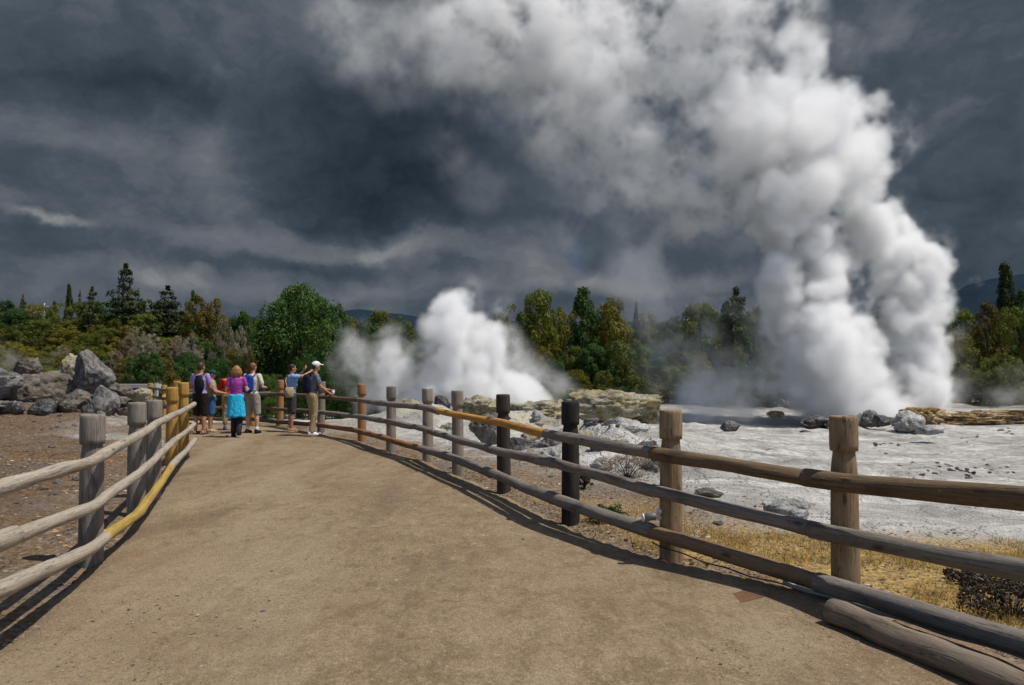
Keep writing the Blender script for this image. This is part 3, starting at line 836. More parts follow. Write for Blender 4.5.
# loose stones on the sinter
sm_ = [rock_mesh('sinter_stone', M[k], (1, 0.8, 0.55), 90 + i, 10, 2, 0.25) for i, k in enumerate(['rock_dark', 'rock_brown', 'rock_pale', 'rock_grey'])]
rg = random.Random(5)
cnt = 0
while cnt < 45:
    px, py = rg.uniform(390, 1024), rg.uniform(426, 540)
    g = ground_hit(px, py)
    if path_sd(g.x, g.y) < 1.0 or g.y > 60: continue
    o = link('sinter_stone', sm_[rg.choice([0, 0, 1, 2, 2, 3])], loc=g)
    s_ = rg.uniform(0.018, 0.055) * (0.5 + g.y / 25) * (2 if rg.random() < 0.08 else 1)
    o.scale = (s_, s_, s_); o.rotation_euler = (rg.uniform(-.3, .3), rg.uniform(-.3, .3), rg.uniform(0, 6))
    tag(o, 'loose little stone lying on the white sinter flat', 'stone', 'loose stones on the sinter')
    cnt += 1

for k, (cx0, cy0, sx_, sy_, n_) in enumerate([(965, 470, 30, 4, 26), (880, 444, 22, 3, 8), (1000, 434, 22, 3, 8), (640, 432, 24, 5, 8)]):
    for _ in range(n_):
        g = ground_hit(rg.gauss(cx0, sx_), rg.gauss(cy0, sy_))
        if path_sd(g.x, g.y) < 1.5: continue
        o = link('sinter_stone', sm_[rg.choice([0, 0, 0, 1, 3])], loc=g)
        s_ = rg.uniform(0.02, 0.05) * (0.5 + g.y / 14)
        o.scale = (s_ * 1.3, s_, s_ * .8); o.rotation_euler = (rg.uniform(-.3, .3), rg.uniform(-.3, .3), rg.uniform(0, 6))
        tag(o, 'dark broken stone in a scattered patch on the white sinter', 'stone', 'patches of dark stones on the sinter')
# litter chips on the left bank and gravel on the path: too many to count
def chips(name, label, spots, mats, size, seed, kind='stuff', flat=0.35, pw=None):
    rg = np.random.default_rng(seed)
    n = len(spots)
    base = np.array([(1, 0, -0.1), (0.2, 0.8, 0), (-0.9, 0.3, 0.05), (-0.3, -0.8, 0), (0, 0, 1.0)])
    fa = np.array([(0, 1, 4), (1, 2, 4), (2, 3, 4), (3, 0, 4)])
    sc = size * rg.lognormal(0, 0.45, n)
    an = rg.random(n) * 6.283
    ca, sa = np.cos(an), np.sin(an)
    b = base[None] * (0.7 + 0.6 * rg.random((n, 5, 1)))
    x = (b[..., 0] * ca[:, None] - b[..., 1] * sa[:, None]) * sc[:, None]
    y = (b[..., 0] * sa[:, None] + b[..., 1] * ca[:, None]) * sc[:, None]
    z = b[..., 2] * sc[:, None] * flat
    v = np.stack([x, y, z], -1) + spots[:, None]
    f = (fa[None] + (np.arange(n) * 5)[:, None, None]).reshape(-1, 3)
    me = quick_mesh(name, v.reshape(-1, 3), f, mats[0])
    for mm in mats[1:]: me.materials.append(mm)
    me.polygons.foreach_set('material_index', np.repeat(rg.choice(len(mats), n, p=(pw if pw is not None else np.full(len(mats), 1.0 / len(mats)))), 4).astype(np.int32))
    return tag(link(name, me), label, name.replace('_', ' '), kind=kind)
def mono(name, col, rough=0.9):
    m, nt, out = new_mat(name); principled(nt, out, col, rough); return m
chip_m = [mono('chip_brown', (0.15, 0.09, 0.05)), mono('chip_tan', (0.30, 0.21, 0.12)), mono('chip_pale', (0.40, 0.35, 0.29)), mono('chip_dark', (0.06, 0.045, 0.035)), mono('chip_rust', (0.23, 0.11, 0.04)), mono('chip_grey', (0.22, 0.20, 0.18))]
rgn = np.random.default_rng(3)
xs = rgn.uniform(-18, -3, 60000); ys = rgn.uniform(4, 27, 60000)
ok = (path_sd(xs, ys) > -0.2) & (left_w(xs, ys) > 0.0) & (xs / ys > -0.72) & (rgn.random(60000) < 0.25 + 0.75 * (fbm2(xs, ys, 1.6, 200, 3) > 0.1))
xs, ys = xs[ok], ys[ok]
chips('leaf_litter', 'brown and pale litter chips strewn over the left bank', np.stack([xs, ys, height(xs, ys) + 0.004], -1), chip_m, 0.017, 4, pw=(.26, .2, .05, .22, .17, .10))
xs = rgn.uniform(-3, 9, 40000); ys = rgn.uniform(4, 17, 40000)
dd = path_sd(xs, ys)
ok = (dd > -0.22) & (dd < 4) & (left_w(xs, ys) < 0.2) & (rgn.random(40000) < np.clip(1.3 - dd / 3.2, 0.05, 1))
xs, ys = xs[ok], ys[ok]
chips('gravel', 'brown and grey gravel strewn between the fence and the sinter', np.stack([xs, ys, height(xs, ys) + 0.004], -1), chip_m, 0.012, 6, pw=(.28, .24, .05, .19, .10, .14))
xs = rgn.uniform(-8, 4, 42000); ys = rgn.uniform(3, 20, 42000)
ok = path_sd(xs, ys) < -0.1
xs, ys = xs[ok], ys[ok]
peb = [mono('pebble_brown', (0.17, 0.135, 0.095)), mono('pebble_tan', (0.25, 0.21, 0.155)), mono('pebble_dark', (0.10, 0.075, 0.055)), mono('pebble_brown_grey', (0.20, 0.165, 0.125)), mono('pebble_light', (0.36, 0.31, 0.24))]
chips('pebbles', 'small pebbles scattered over the packed path', np.stack([xs, ys, np.full(len(xs), 0.032) - 0.03 * sstep(-2.0, -0.2, path_sd(xs, ys))], -1), peb, 0.0055, 8, pw=(.32, .25, .22, .18, .03))

# straw coloured grass by the near fence
def grass_mat(name, a, b):
    m, nt, out = new_mat(name)
    tc = nd(nt, 'ShaderNodeTexCoord')
    n = noise_node(nt, tc.outputs['Object'], 9, 4, 0.7)
    c = ramp(nt, n, [(0.3, a), (0.7, b)])
    d = nd(nt, 'ShaderNodeBsdfDiffuse'); t = nd(nt, 'ShaderNodeBsdfTranslucent'); mx = nd(nt, 'ShaderNodeMixShader'); mx.inputs[0].default_value = 0.35
    nt.links.new(c, d.inputs[0]); nt.links.new(c, t.inputs[0]); nt.links.new(d.outputs[0], mx.inputs[1]); nt.links.new(t.outputs[0], mx.inputs[2]); nt.links.new(mx.outputs[0], out.inputs['Surface'])
    return m
gm = [grass_mat('straw_grass', (0.26, 0.155, 0.042), (0.64, 0.45, 0.17)), grass_mat('brown_grass', (0.12, 0.07, 0.025), (0.30, 0.20, 0.08)), grass_mat('olive_grass', (0.12, 0.11, 0.03), (0.30, 0.25, 0.07))]
N = 170000
xs = rgn.uniform(0, 9, N); ys = rgn.uniform(2.6, 9, N)
dd = path_sd(xs, ys); nn1 = fbm2(xs, ys, 1.8, 51, 4); n2 = fbm2(xs, ys, 0.45, 57, 3)
gw = (1 - sstep(1.6, 3.4, dd + 0.7 * nn1)) * (1 - sstep(6.8, 9.0, ys + 0.6 * nn1)) + 1.0 * np.exp(-(((xs - 4.6) / 1.2) ** 2 + ((ys - 6.6) / 0.5) ** 2))
ok = (dd > 0.02) & (left_w(xs, ys) < 0.1) & (rgn.random(N) < np.clip(gw, 0, 1) * sstep(-0.9, 0.7, n2)) & (xs / ys < 0.85)
xs, ys = xs[ok], ys[ok]; n = len(xs)
h = rgn.uniform(0.016, 0.07, n); an = rgn.random(n) * 6.283; ln = rgn.uniform(0.2, 1.1, n) * h * 1.3; w = 0.0034
zs = height(xs, ys) - 0.004
dx, dy = np.cos(an), np.sin(an); a2 = rgn.random(n) * 6.283
v = np.stack([np.stack([xs - dy * w, ys + dx * w, zs], -1), np.stack([xs + dy * w, ys - dx * w, zs], -1), np.stack([xs + np.cos(an) * ln, ys + np.sin(an) * ln, zs + h], -1)], 1)
me = quick_mesh('grass', v.reshape(-1, 3), np.arange(n * 3).reshape(-1, 3), gm[0])
me.materials.append(gm[1]); me.materials.append(gm[2])
me.polygons.foreach_set('material_index', rgn.choice([0, 0, 0, 1, 1, 2], n).astype(np.int32))
tag(link('grass', me), 'short dry straw coloured grass behind the nearest rails', 'grass', kind='stuff')

# ------------------------------------------------------------------ small things
M['lamp_grey'] = plain('grey_metal', (0.12, 0.12, 0.12), 0.45, 20, 0.2, 0.5)
M['lamp_silver'] = plain('silver_metal', (0.55, 0.55, 0.55), 0.3, 20, 0.1, 0.6)
sp0 = P(650, 517, 6.22)
sl = empty('spotlight', sp0)
tag(sl, 'small cylindrical spotlight clamped to the tan post above the bottom rail', 'spotlight')
mb = MB(); mb.tube([(-0.05, 0, -0.004), (0.035, 0, 0.006), (0.05, 0, 0.007)], [0.031, 0.031, 0.026], 18); mb.build('lamp_body', M['lamp_grey'], sl)
mb = MB(); mb.tube([(-0.062, 0, -0.005), (-0.048, 0, -0.004)], [0.034, 0.034], 18); mb.build('lamp_rim', M['lamp_silver'], sl)
mb = MB(); mb.tube([(0.04, 0, 0.0), (0.075, 0.03, 0.005), (0.085, 0.03, 0.04), (0.075, 0.06, 0.05), (0.078, 0.05, -0.03), (0.11, 0.12, -0.03)], 0.010, 10); mb.ball((0.08, 0.03, 0.04), 0.02); mb.build('bracket', M['lamp_silver'], sl)

pl = MB()
pc = [G(712, 600, 0.0), G(744, 592, 0.0), G(764, 598, 0.0), G(730, 608, 0.0)]
cen = sum(pc, Vector()) / 4
for z in (-0.03, 0.012):
    for p in pc: pl.v.append(Vector((p.x - cen.x, p.y - cen.y, z)))
for q in ((0, 1, 2, 3), (7, 6, 5, 4), (4, 5, 1, 0), (5, 6, 2, 1), (6, 7, 3, 2), (7, 4, 0, 3)): pl.face(q)
M['rust'] = plain('rusty_iron', (0.12, 0.062, 0.032), 0.8, 14, 0.4)
tag(pl.build('drain_cover', M['rust'], None, smooth=False, loc=cen), 'flat rusty brown cover plate at the path edge under the rails', 'drain cover')

# pale board behind the back rails, concrete beam behind the boulders
bd = empty('board', P(380, 431, 19.3)); tag(bd, 'pale orange brown board lying behind the back rails near a grey post', 'board')
M['board'] = plain('pale_board', (0.55, 0.40, 0.24), 0.7, 8, 0.2)
mb = MB(); mb.box((0, 0, 0.08), (0.36, 0.05, 0.16), 0.2); mb.box((0.02, 0.25, 0.19), (0.34, 0.5, 0.03), 0.2); mb.build('panel', M['board'], bd, smooth=False)
bm_ = empty('concrete_beam', P(134, 386, 31)); tag(bm_, 'long pale grey beam on short posts behind the rubble stones', 'beam')
M['beam'] = plain('pale_concrete', (0.34, 0.33, 0.31), 0.8, 4, 0.2)
mb = MB(); mb.box((0, 0, 0), (2.0, 0.5, 0.15), 0); mb.build('slab', M['beam'], bm_, smooth=False)
for x in (-0.8, 0.93):
    mb = MB(); mb.box((x, -0.05, -0.35), (0.12, 0.12, 0.62) if x < 0 else (0.12, 0.12, 0.95), 0); mb.build('post', M['beam'], bm_, smooth=False)

# ------------------------------------------------------------------ people
M['skin'] = plain('skin', (0.50, 0.27, 0.18), 0.6, 12, 0.08)
M['skin_tan'] = plain('skin_tanned', (0.38, 0.18, 0.11), 0.6, 12, 0.08)
M['lips'] = plain('lips', (0.35, 0.10, 0.09), 0.5); M['eye'] = plain('eye_dark', (0.02, 0.015, 0.012), 0.3)
def cloth(name, col):
    m, nt, out = new_mat(name + '_cloth')
    tc = nd(nt, 'ShaderNodeTexCoord'); ob = tc.outputs['Object']
    fold = noise_node(nt, mapping(nt, ob, (1, 1, 0.55)), 11, 4, 0.55, 1.2); fine_ = noise_node(nt, ob, 60, 3)
    c = mixc(nt, fold, tuple(x * 0.72 for x in col), tuple(min(1, x * 1.18) for x in col))
    principled(nt, out, c, 0.9, math_node(nt, 'ADD', fold, math_node(nt, 'MULTIPLY', fine_, 0.1)), 1.0, 0.05, 0.15)
    return m
J0 = dict(hL=(-.095, 0, .92), kL=(-.105, .01, .50), aL=(-.11, -.02, .085), hR=(.095, 0, .92), kR=(.105, .01, .50), aR=(.11, -.02, .085),
          sL=(-.185, 0, 1.425), eL=(-.235, -.02, 1.13), wL=(-.235, .10, .90), sR=(.185, 0, 1.425), eR=(.235, -.02, 1.13), wR=(.235, .10, .90),
          neck=(0, .0, 1.47), head=(0, .025, 1.635), waist=(0, 0, 1.08), chest=(0, 0, 1.33))

def chain(mb, pts, rs, n=14):
    P_ = []; r_ = []
    pts = [Vector(p) for p in pts]
    for i in range(len(pts) - 1):
        for k in range(5):
            t = k / 5
            P_.append(pts[i].lerp(pts[i + 1], t)); r_.append(rs[i] + (rs[i + 1] - rs[i]) * t)
    P_.append(pts[-1]); r_.append(rs[-1])
    mb.tube(P_, r_, n)
    for p, r in ((pts[0], rs[0]), (pts[-1], rs[-1])): mb.ball(p, r, n, 8)
    for p, r in zip(pts[1:-1], rs[1:-1]): mb.ball(p, r * 1.0, n, 8)

def torso_rings(J, grow, z0, z1, wide=1.0):
    pel = (Vector(J['hL']) + Vector(J['hR'])) / 2
    ctl = [(pel + Vector((0, 0, -.06)), .150, .105), (pel + Vector((0, -.008, .04)), .168, .118), (Vector(J['waist']), .140, .100), (Vector(J['waist']).lerp(Vector(J['chest']), .6), .155, .112),
           (Vector(J['chest']), .170, .115), (Vector(J['chest']).lerp(Vector(J['neck']), .65), .150, .092), (Vector(J['neck']) + Vector((0, 0, .0)), .075, .065)]
    out = []
    for i in range(len(ctl) - 1):
        for k in range(5):
            t = k / 5
            c = ctl[i][0].lerp(ctl[i + 1][0], t)
            out.append((c, (ctl[i][1] + (ctl[i + 1][1] - ctl[i][1]) * t) * wide + grow, (ctl[i][2] + (ctl[i + 1][2] - ctl[i][2]) * t) + grow))
    out.append((ctl[-1][0], ctl[-1][1] * wide + grow, ctl[-1][2] + grow))
    return [r for r in out if z0 <= r[0].z <= z1]

def hand(mb, w, fwd, side, curl=0.4):
    """palm, four unequal fingers and a thumb from wrist w along fwd"""
    fwd = Vector(fwd).normalized(); ref = Vector((0, 0, 1)) if abs(fwd.z) < .8 else Vector((0, 1, 0))
    s = fwd.cross(ref).normalized() * side; up = s.cross(fwd).normalized()
    w = Vector(w)
    chain(mb, [w, w + fwd * .05, w + fwd * .085], [.024, .032, .030], 10)
    mb.ball(w + fwd * .06 + s * .018, .026, 10, 6); mb.ball(w + fwd * .06 - s * .018, .026, 10, 6)
    for k, (o, L) in enumerate(((-.033, .068), (-.011, .082), (.011, .076), (.033, .058))):
        a = w + fwd * .085 + s * o
        b = a + fwd * L * .5 + s * o * .3 - up * L * curl * .25
        c = b + fwd * L * .45 - up * L * curl * .7 + s * o * .2
        chain(mb, [a, b, c], [.0105, .0098, .0085], 8)
    a = w + fwd * .025 - s * .026
    chain(mb, [a, a + fwd * .035 - s * .030 - up * .01, a + fwd * .066 - s * .036 - up * .02], [.014, .012, .010], 8)

def person(label, px, py, yaw, hgt, J=None, hyaw=0.0, skin='skin', hair=None, long_hair=False, shirt=None, sleeve=.55, legs=None, leg_len=1.0, shoes=None, socks=None, cap=None, sandals=False, wide=1.0, nod=0.0):
    g = G(px, py, 0.03)
    root = empty('person', (g.x, g.y, 0.03), rad(yaw))
    tag(root, label, 'person')
    root.scale = (hgt * 0.955 / 1.75,) * 3
    j = dict(J0); j.update(J or {})
    j = {k: Vector(v) for k, v in j.items()}
    mb = MB()
    mb.loft(torso_rings(j, 0, .8, 2, wide), 20)
    for s in 'LR':
        chain(mb, [j['h' + s], j['h' + s].lerp(j['k' + s], .45), j['k' + s]], [.092, .080, .058])
        chain(mb, [j['k' + s], j['k' + s].lerp(j['a' + s], .35) + Vector((0, -.015, 0)), j['a' + s]], [.056, .057, .036])
        a = j['a' + s]
        chain(mb, [a + Vector((0, -.035, -.045)), a + Vector((0, .05, -.05)), a + Vector((0.0, .14, -.06))], [.036, .038, .026])
        sh = j['s' + s]
        chain(mb, [j['neck'].lerp(sh, .35) + Vector((0, 0, -.03)), sh], [.06, .062])
        chain(mb, [sh, sh.lerp(j['e' + s], .5), j['e' + s]], [.060, .050, .040])
        chain(mb, [j['e' + s], j['e' + s].lerp(j['w' + s], .35), j['w' + s]], [.041, .040, .026])
        hand(mb, j['w' + s], j['w' + s] - j['e' + s], 1 if s == 'R' else -1, .6)
    H = j['head']; HM = Matrix.Rotation(rad(hyaw), 3, 'Z') @ Matrix.Rotation(rad(nod), 3, 'X')
    def hp(v): return H + HM @ Vector(v)
    chain(mb, [j['neck'] + Vector((0, 0, -.05)), H + Vector((0, -.02, -.06))], [.058, .052])
    mb.ball(hp((0, -.005, .015)), (.074, .094, .100), 18, 12, HM)
    mb.ball(hp((0, .030, -.055)), (.052, .056, .060), 14, 10, HM)
    chain(mb, [hp((0, .086, .015)), hp((0, .102, -.020))], [.010, .016], 8)
    for s in (-1, 1): mb.ball(hp((s * .076, -.005, -.008)), (.012, .022, .034), 10, 8, HM)
    body = mb.build('body', M[skin], root, remesh=.011)
    for s in (-1, 1):
        e = MB(); e.ball(hp((s * .031, .080, .012)), (.014, .010, .009), 10, 6, HM); e.build('eye', M['eye'], root)
    e = MB(); e.ball(hp((0, .080, -.062)), (.024, .010, .008), 10, 6, HM); e.build('mouth', M['lips'], root)
    if hair:
        hb = MB()
        hb.ball(hp((0, -.020, .034)), (.083, .096, .096), 18, 12, HM)
        hb.ball(hp((0, -.052, -.005)), (.070, .062, .075), 16, 10, HM)
        if long_hair:
            for a in range(-4, 5):
                th = a * .42
                q = (math.sin(th) * .078, -.035 - math.cos(th) * .052, .03)
                q2 = (math.sin(th) * .108, -.035 - math.cos(th) * .068, -.07 + .01 * (a % 2))
                q3 = (math.sin(th) * .100, -.035 - math.cos(th) * .072, -.150 + .018 * (a % 3))
                chain(hb, [hp(q), hp(q2), hp(q3)], [.040, .040, .022], 10)
        hb.build('hair', M[hair], root, remesh=.012)
    if shirt:
        sm = MB(); sm.loft(torso_rings(j, .016, .93, 1.475, wide), 20)
        for s in 'LR':
            sh = j['s' + s]
            chain(sm, [j['neck'].lerp(sh, .4) + Vector((0, 0, -.035)), sh], [.058, .064])
            if sleeve > 0:
                end = sh.lerp(j['e' + s], min(1, sleeve)); sm_pts = [sh, end]; rr = [.066, .064]
                if sleeve > 1: sm_pts.append(j['e' + s].lerp(j['w' + s], sleeve - 1)); rr.append(.05)
                chain(sm, sm_pts, rr)
        sm.build('shirt', M[shirt], root, remesh=.013)
    if legs:
        lm_ = MB(); lm_.loft(torso_rings(j, .020, .80, 1.02, wide), 20)
        for s in 'LR':
            h_, k_, a_ = j['h' + s], j['k' + s], j['a' + s]
            if leg_len <= 1: chain(lm_, [h_, h_.lerp(k_, .5), h_.lerp(k_, leg_len)], [.112, .104, .092])
            else: chain(lm_, [h_, h_.lerp(k_, .5), k_, k_.lerp(a_, .5), k_.lerp(a_, min(1, leg_len - 1))], [.112, .100, .080, .072, .066])
        lm_.build('shorts' if leg_len <= 1.3 else 'trousers', M[legs], root, remesh=.013)
    for s in 'LR':
        a = j['a' + s]
        if socks:
            so = MB(); chain(so, [a + Vector((0, -.005, .05)), a + Vector((0, -.01, -.02))], [.047, .046]); so.build('sock', M[socks], root, remesh=.012)
        if shoes:
            so = MB()
            if sandals:
                so.box(a + Vector((0, .05, -.088)), (.095, .26, .03)); so.box(a + Vector((0, .10, -.045)), (.098, .04, .06)); so.box(a + Vector((0, -.0, -.035)), (.095, .03, .05))
                so.build('sandal', M[shoes], root, remesh=.010)
            else:
                chain(so, [a + Vector((0, -.045, -.048)), a + Vector((0, .05, -.052)), a + Vector((0, .150, -.066))], [.047, .049, .037])
                chain(so, [a + Vector((0, -.03, -.02)), a + Vector((0, .0, -.03))], [.05, .05])
                so.build('shoe', M[shoes], root, remesh=.012)
    if cap:
        cb = MB()
        cb.ball(hp((0, -.006, .050)), (.090, .106, .085), 20, 12, HM)
        for i in range(9):
            th = (i - 4) * .17
            chain(cb, [hp((math.sin(th) * .07, .05 + .03 * math.cos(th), .060)), hp((math.sin(th) * .10, .10 + .075 * math.cos(th * 1.8), .045))], [.012, .009], 8)
        cb.build('cap', M[cap], root, remesh=.010)
    return root, j

def worn(name, root, label, cat, builder):
    """something carried by a person: a thing of its own, standing where the person is"""
    e = empty(name, root.location, root.rotation_euler[2]); e.scale = root.scale
    tag(e, label, cat)
    builder(e)
    return e

def backpack(e, j, mat, strapm, back=-.19, cx=0.0, w=.29, h=.44, trim=None):
    c = j['chest'] + Vector((cx, back - .01, -.10))
    mb = MB()
    n = 9
    rings = []
    for i in range(n):
        t = i / (n - 1); z = (t - .5) * h
        k = (1 - abs(2 * t - 1) ** 4) ** .5 * .35 + .65 if 0 < t < 1 else .6
        rings.append((c + Vector((0, -.015 * (1 - t), z)), w / 2 * k * 1.1, .085 * k * (1.15 - .3 * t)))
    mb.loft(rings, 24)
    mb.build('bag', M[mat], e, remesh=.014)
    pk = MB(); pk.loft([(c + Vector((0, -.075, -.15 + .02 * i)), .10 * (1 if 0 < i < 9 else .85), .045 * (1 if 0 < i < 9 else .7)) for i in range(10)], 18); pk.build('front_pocket', M[trim or mat], e, remesh=.014)
    for s in 'LR':
        sh = j['s' + s]; sx = -1 if s == 'L' else 1
        mb = MB()
        mb.tube([c + Vector((sx * .08, .07, .17)), Vector((sx * .11, -.085, sh.z + .035)), Vector((sx * .12, .02, sh.z + .058)), Vector((sx * .125, .105, sh.z - .05)), Vector((sx * .14, .13, sh.z - .2)), Vector((sx * .165, .06, sh.z - .36)), c + Vector((sx * .12, .06, -.17))], .019, 8, sq=(1, .6))
        mb.build('shoulder_strap', M[strapm], e)

for k, cdef in dict(lavender=(.36, .26, .55), darkbrown=(.022, .016, .013), green=(.012, .07, .045), beige=(.36, .28, .19), denim=(.05, .12, .30), red=(.62, .03, .015), khaki=(.36, .26, .14), magenta=(.33, .055, .30), cyan=(.03, .42, .66),
                    charcoal=(.035, .033, .036), cream=(.66, .60, .44), blue=(.015, .05, .28), greybeige=(.33, .29, .24), paleblue=(.20, .38, .68), darkgrey=(.065, .06, .06), slate=(.15, .17, .21), navy=(.012, .014, .04), white=(.78, .78, .78), black=(.015, .015, .017), tanbag=(.42, .31, .19), bluedark=(.02, .05, .14)).items():
    M[k] = cloth(k, cdef)
for k, cdef in dict(hair_brown=(.06, .03, .018), hair_auburn=(.16, .065, .025), hair_honey=(.24, .12, .045), hair_black=(.02, .014, .012)).items():
    M[k] = plain(k, cdef, 0.5, 60, 0.4)

# man in lavender shirt with a sling bag
r1, j1 = person('man in lavender t-shirt and dark brown shorts standing at the yellow posts', 200, 434, -12, 1.74, dict(eL=(-.25, .02, 1.14), wL=(-.20, .22, 1.06), eR=(.25, .03, 1.14), wR=(.20, .24, 1.05)), hyaw=-10, skin='skin_tan', hair='hair_brown', shirt='lavender', sleeve=.6, legs='darkbrown', leg_len=.98, shoes='charcoal', sandals=True, wide=1.1)
def sling(e):
    c = j1['chest'] + Vector((.07, -.185, -.12))
    mb = MB()
    mb.loft([(c + Vector((.02 * math.sin(i * .4), 0, -.22 + .05 * i)), .125 * (.55 + .5 * math.sin((i + .6) / 9.6 * 3.14)), .075 * (.6 + .45 * math.sin((i + .6) / 9.6 * 3.14))) for i in range(10)], 20)
    mb.build('bag', M['black'], e, remesh=.014)
    mb = MB(); mb.tube([c + Vector((-.02, .0, .2)), Vector((.13, -.09, 1.47)), Vector((.14, .03, 1.50)), Vector((.08, .135, 1.36)), Vector((-.10, .145, 1.15)), Vector((-.20, .0, 1.06)), c + Vector((-.09, .02, -.16))], .018, 8, sq=(1, .6)); mb.build('shoulder_strap', M['black'], e)
worn('sling_bag', r1, 'black sling bag across the back of the lavender shirt', 'bag', sling)
# person in green cap
person('person in green cap and beige shirt and blue denim shorts behind the lavender shirted man', 211, 432, -75, 1.55, dict(eL=(-.22, .08, 1.15), wL=(-.12, .30, 1.10), eR=(.22, .1, 1.15), wR=(.12, .32, 1.10)), hyaw=-5, skin='skin_tan', hair='hair_brown', shirt='beige', sleeve=1.1, legs='denim', leg_len=.9, shoes='tanbag', cap='green', nod=-8)
# person in red, mostly hidden behind the woman
person('person in red top and khaki trousers bending behind the woman in magenta', 229, 430, 15, 1.60, dict(chest=(0.02, .06, 1.31), neck=(.02, .12, 1.43), head=(.03, .19, 1.565), sL=(-.175, .08, 1.395), sR=(.2, .08, 1.385), eL=(-.27, .16, 1.16), wL=(-.22, .36, 1.12), eR=(.25, .18, 1.12), wR=(.16, .40, 1.1)), skin='skin_tan', hair='hair_brown', shirt='red', sleeve=.9, legs='khaki', leg_len=1.7, shoes='bluedark')
# woman in magenta
r4, j4 = person('woman in magenta top with brown shoulder length hair walking towards the rails', 236, 437, 6, 1.66, dict(sL=(-.165, 0, 1.42), sR=(.165, 0, 1.42), eL=(-.24, -.01, 1.15), wL=(-.19, .22, 1.16), eR=(.245, .0, 1.15), wR=(.21, .22, 1.17), kL=(-.075, .10, .50), aL=(-.07, .03, .085), kR=(.085, .03, .49), aR=(.095, -.13, .14)), hyaw=-6, skin='skin', hair='hair_honey', long_hair=True, shirt='magenta', sleeve=.5, legs='charcoal', leg_len=1.95, shoes='black', wide=.94)
def tied(e):
    mb = MB(); pel = (j4['hL'] + j4['hR']) / 2
    rings = []
    for i in range(12):
        t = i / 11
        rings.append((pel + Vector((0, -.015 - .02 * t, .13 - .56 * t)), .172 + .055 * t, .128 + .045 * t))
    n = 40; b = 0
    for i, (c, rx, ry) in enumerate(rings):
        for k in range(n):
            th = 6.283 * k / n
            w = 1 + .035 * math.sin(th * 9 + i * .2) * i / 11
            mb.v.append(c + Vector((rx * w * math.cos(th), ry * w * math.sin(th), .01 * math.sin(th * 5))))
    for i in range(11):
        for k in range(n):
            mb.face((i * n + k, i * n + (k + 1) % n, (i + 1) * n + (k + 1) % n, (i + 1) * n + k))
    o = mb.build('wrap', M['cyan'], e)
    sd_ = o.modifiers.new('thick', 'SOLIDIFY'); sd_.thickness = .008
    kn = MB(); chain(kn, [pel + Vector((-.06, .15, .12)), pel + Vector((.03, .165, .11))], [.03, .03]); kn.build('knot', M['cyan'], e)
worn('tied_jacket', r4, 'bright cyan jacket tied round the hips of the woman in magenta', 'jacket', tied)
# man with blue backpack
r5, j5 = person('man in cream t-shirt and grey shorts carrying a blue backpack', 252, 433, -14, 1.73, dict(eL=(-.26, .0, 1.16), wL=(-.17, .20, 1.22), eR=(.27, .02, 1.15), wR=(.20, .22, 1.14), kR=(.13, .02, .50), aR=(.15, -.02, .085)), hyaw=0, skin='skin', hair='hair_auburn', shirt='cream', sleeve=.65, legs='greybeige', leg_len=.98, shoes='black', socks='white', wide=1.06)
worn('backpack', r5, 'bright blue backpack on the man in the cream t-shirt', 'backpack', lambda e: backpack(e, j5, 'blue', 'blue'))
# man in pale blue with raised arms
r6, j6 = person('man in pale blue shirt and dark grey shorts raising an arm to his face', 291, 431, -60, 1.70, dict(eL=(-.20, .20, 1.36), wL=(-.06, .33, 1.58), eR=(.22, .26, 1.44), wR=(.08, .48, 1.56), chest=(0, .02, 1.33), kL=(-.10, .03, .5), aL=(-.11, .0, .085)), hyaw=0, skin='skin_tan', hair='hair_black', shirt='paleblue', sleeve=.45, legs='darkgrey', leg_len=.95, shoes='tanbag', sandals=True)
def shoulder(e):
    c = Vector((.19, -.10, 1.02))
    mb = MB(); mb.loft([(c + Vector((0, 0, -.14 + .03 * i)), .095 * (.7 + .35 * math.sin((i + .5) / 10 * 3.14)), .125 * (.7 + .35 * math.sin((i + .5) / 10 * 3.14))) for i in range(10)], 20); mb.build('bag', M['tanbag'], e, remesh=.014)
    mb = MB(); mb.tube([c + Vector((0, -.06, .12)), Vector((.06, -.165, 1.30)), Vector((-.10, -.10, 1.47)), Vector((-.13, .03, 1.49)), Vector((-.06, .145, 1.32)), Vector((.12, .12, 1.16)), c + Vector((0, .09, .10))], .012, 8); mb.build('shoulder_strap', M['tanbag'], e)
worn('shoulder_bag', r6, 'tan shoulder bag hanging at the hip of the man in pale blue', 'bag', shoulder)
# person in white cap leaning on the rail
r7, j7 = person('man in white cap and slate t-shirt with khaki trousers leaning on the rail', 312, 435, -58, 1.76, dict(chest=(0, .03, 1.33), neck=(0, .05, 1.47), head=(0, .09, 1.63), sL=(-.185, .03, 1.42), sR=(.185, .03, 1.42), eL=(-.22, .16, 1.16), wL=(-.16, .40, 1.08), eR=(.225, .13, 1.15), wR=(.17, .34, 1.01), kL=(-.10, .05, .5), aL=(-.10, .06, .085), aR=(.11, -.05, .085), kR=(.10, .02, .5)), hyaw=-8, skin='skin_tan', hair='hair_brown', shirt='slate', sleeve=.6, legs='khaki', leg_len=1.98, shoes='white', cap='white')
worn('backpack', r7, 'navy backpack with pale trim on the man in the white cap', 'backpack', lambda e: backpack(e, j7, 'navy', 'navy', back=-.16))
def cup(e):
    p = j7['wR'] + Vector((-.01, .12, .0))
    mb = MB(); mb.loft([(p + Vector((0, 0, -.05)), .026, .026), (p + Vector((0, 0, .05)), .036, .036)], 16); mb.build('cup_body', M['white'], e)
    mb = MB(); mb.loft([(p + Vector((0, 0, .05)), .039, .039), (p + Vector((0, 0, .062)), .036, .036)], 16); mb.build('lid', M['white'], e)
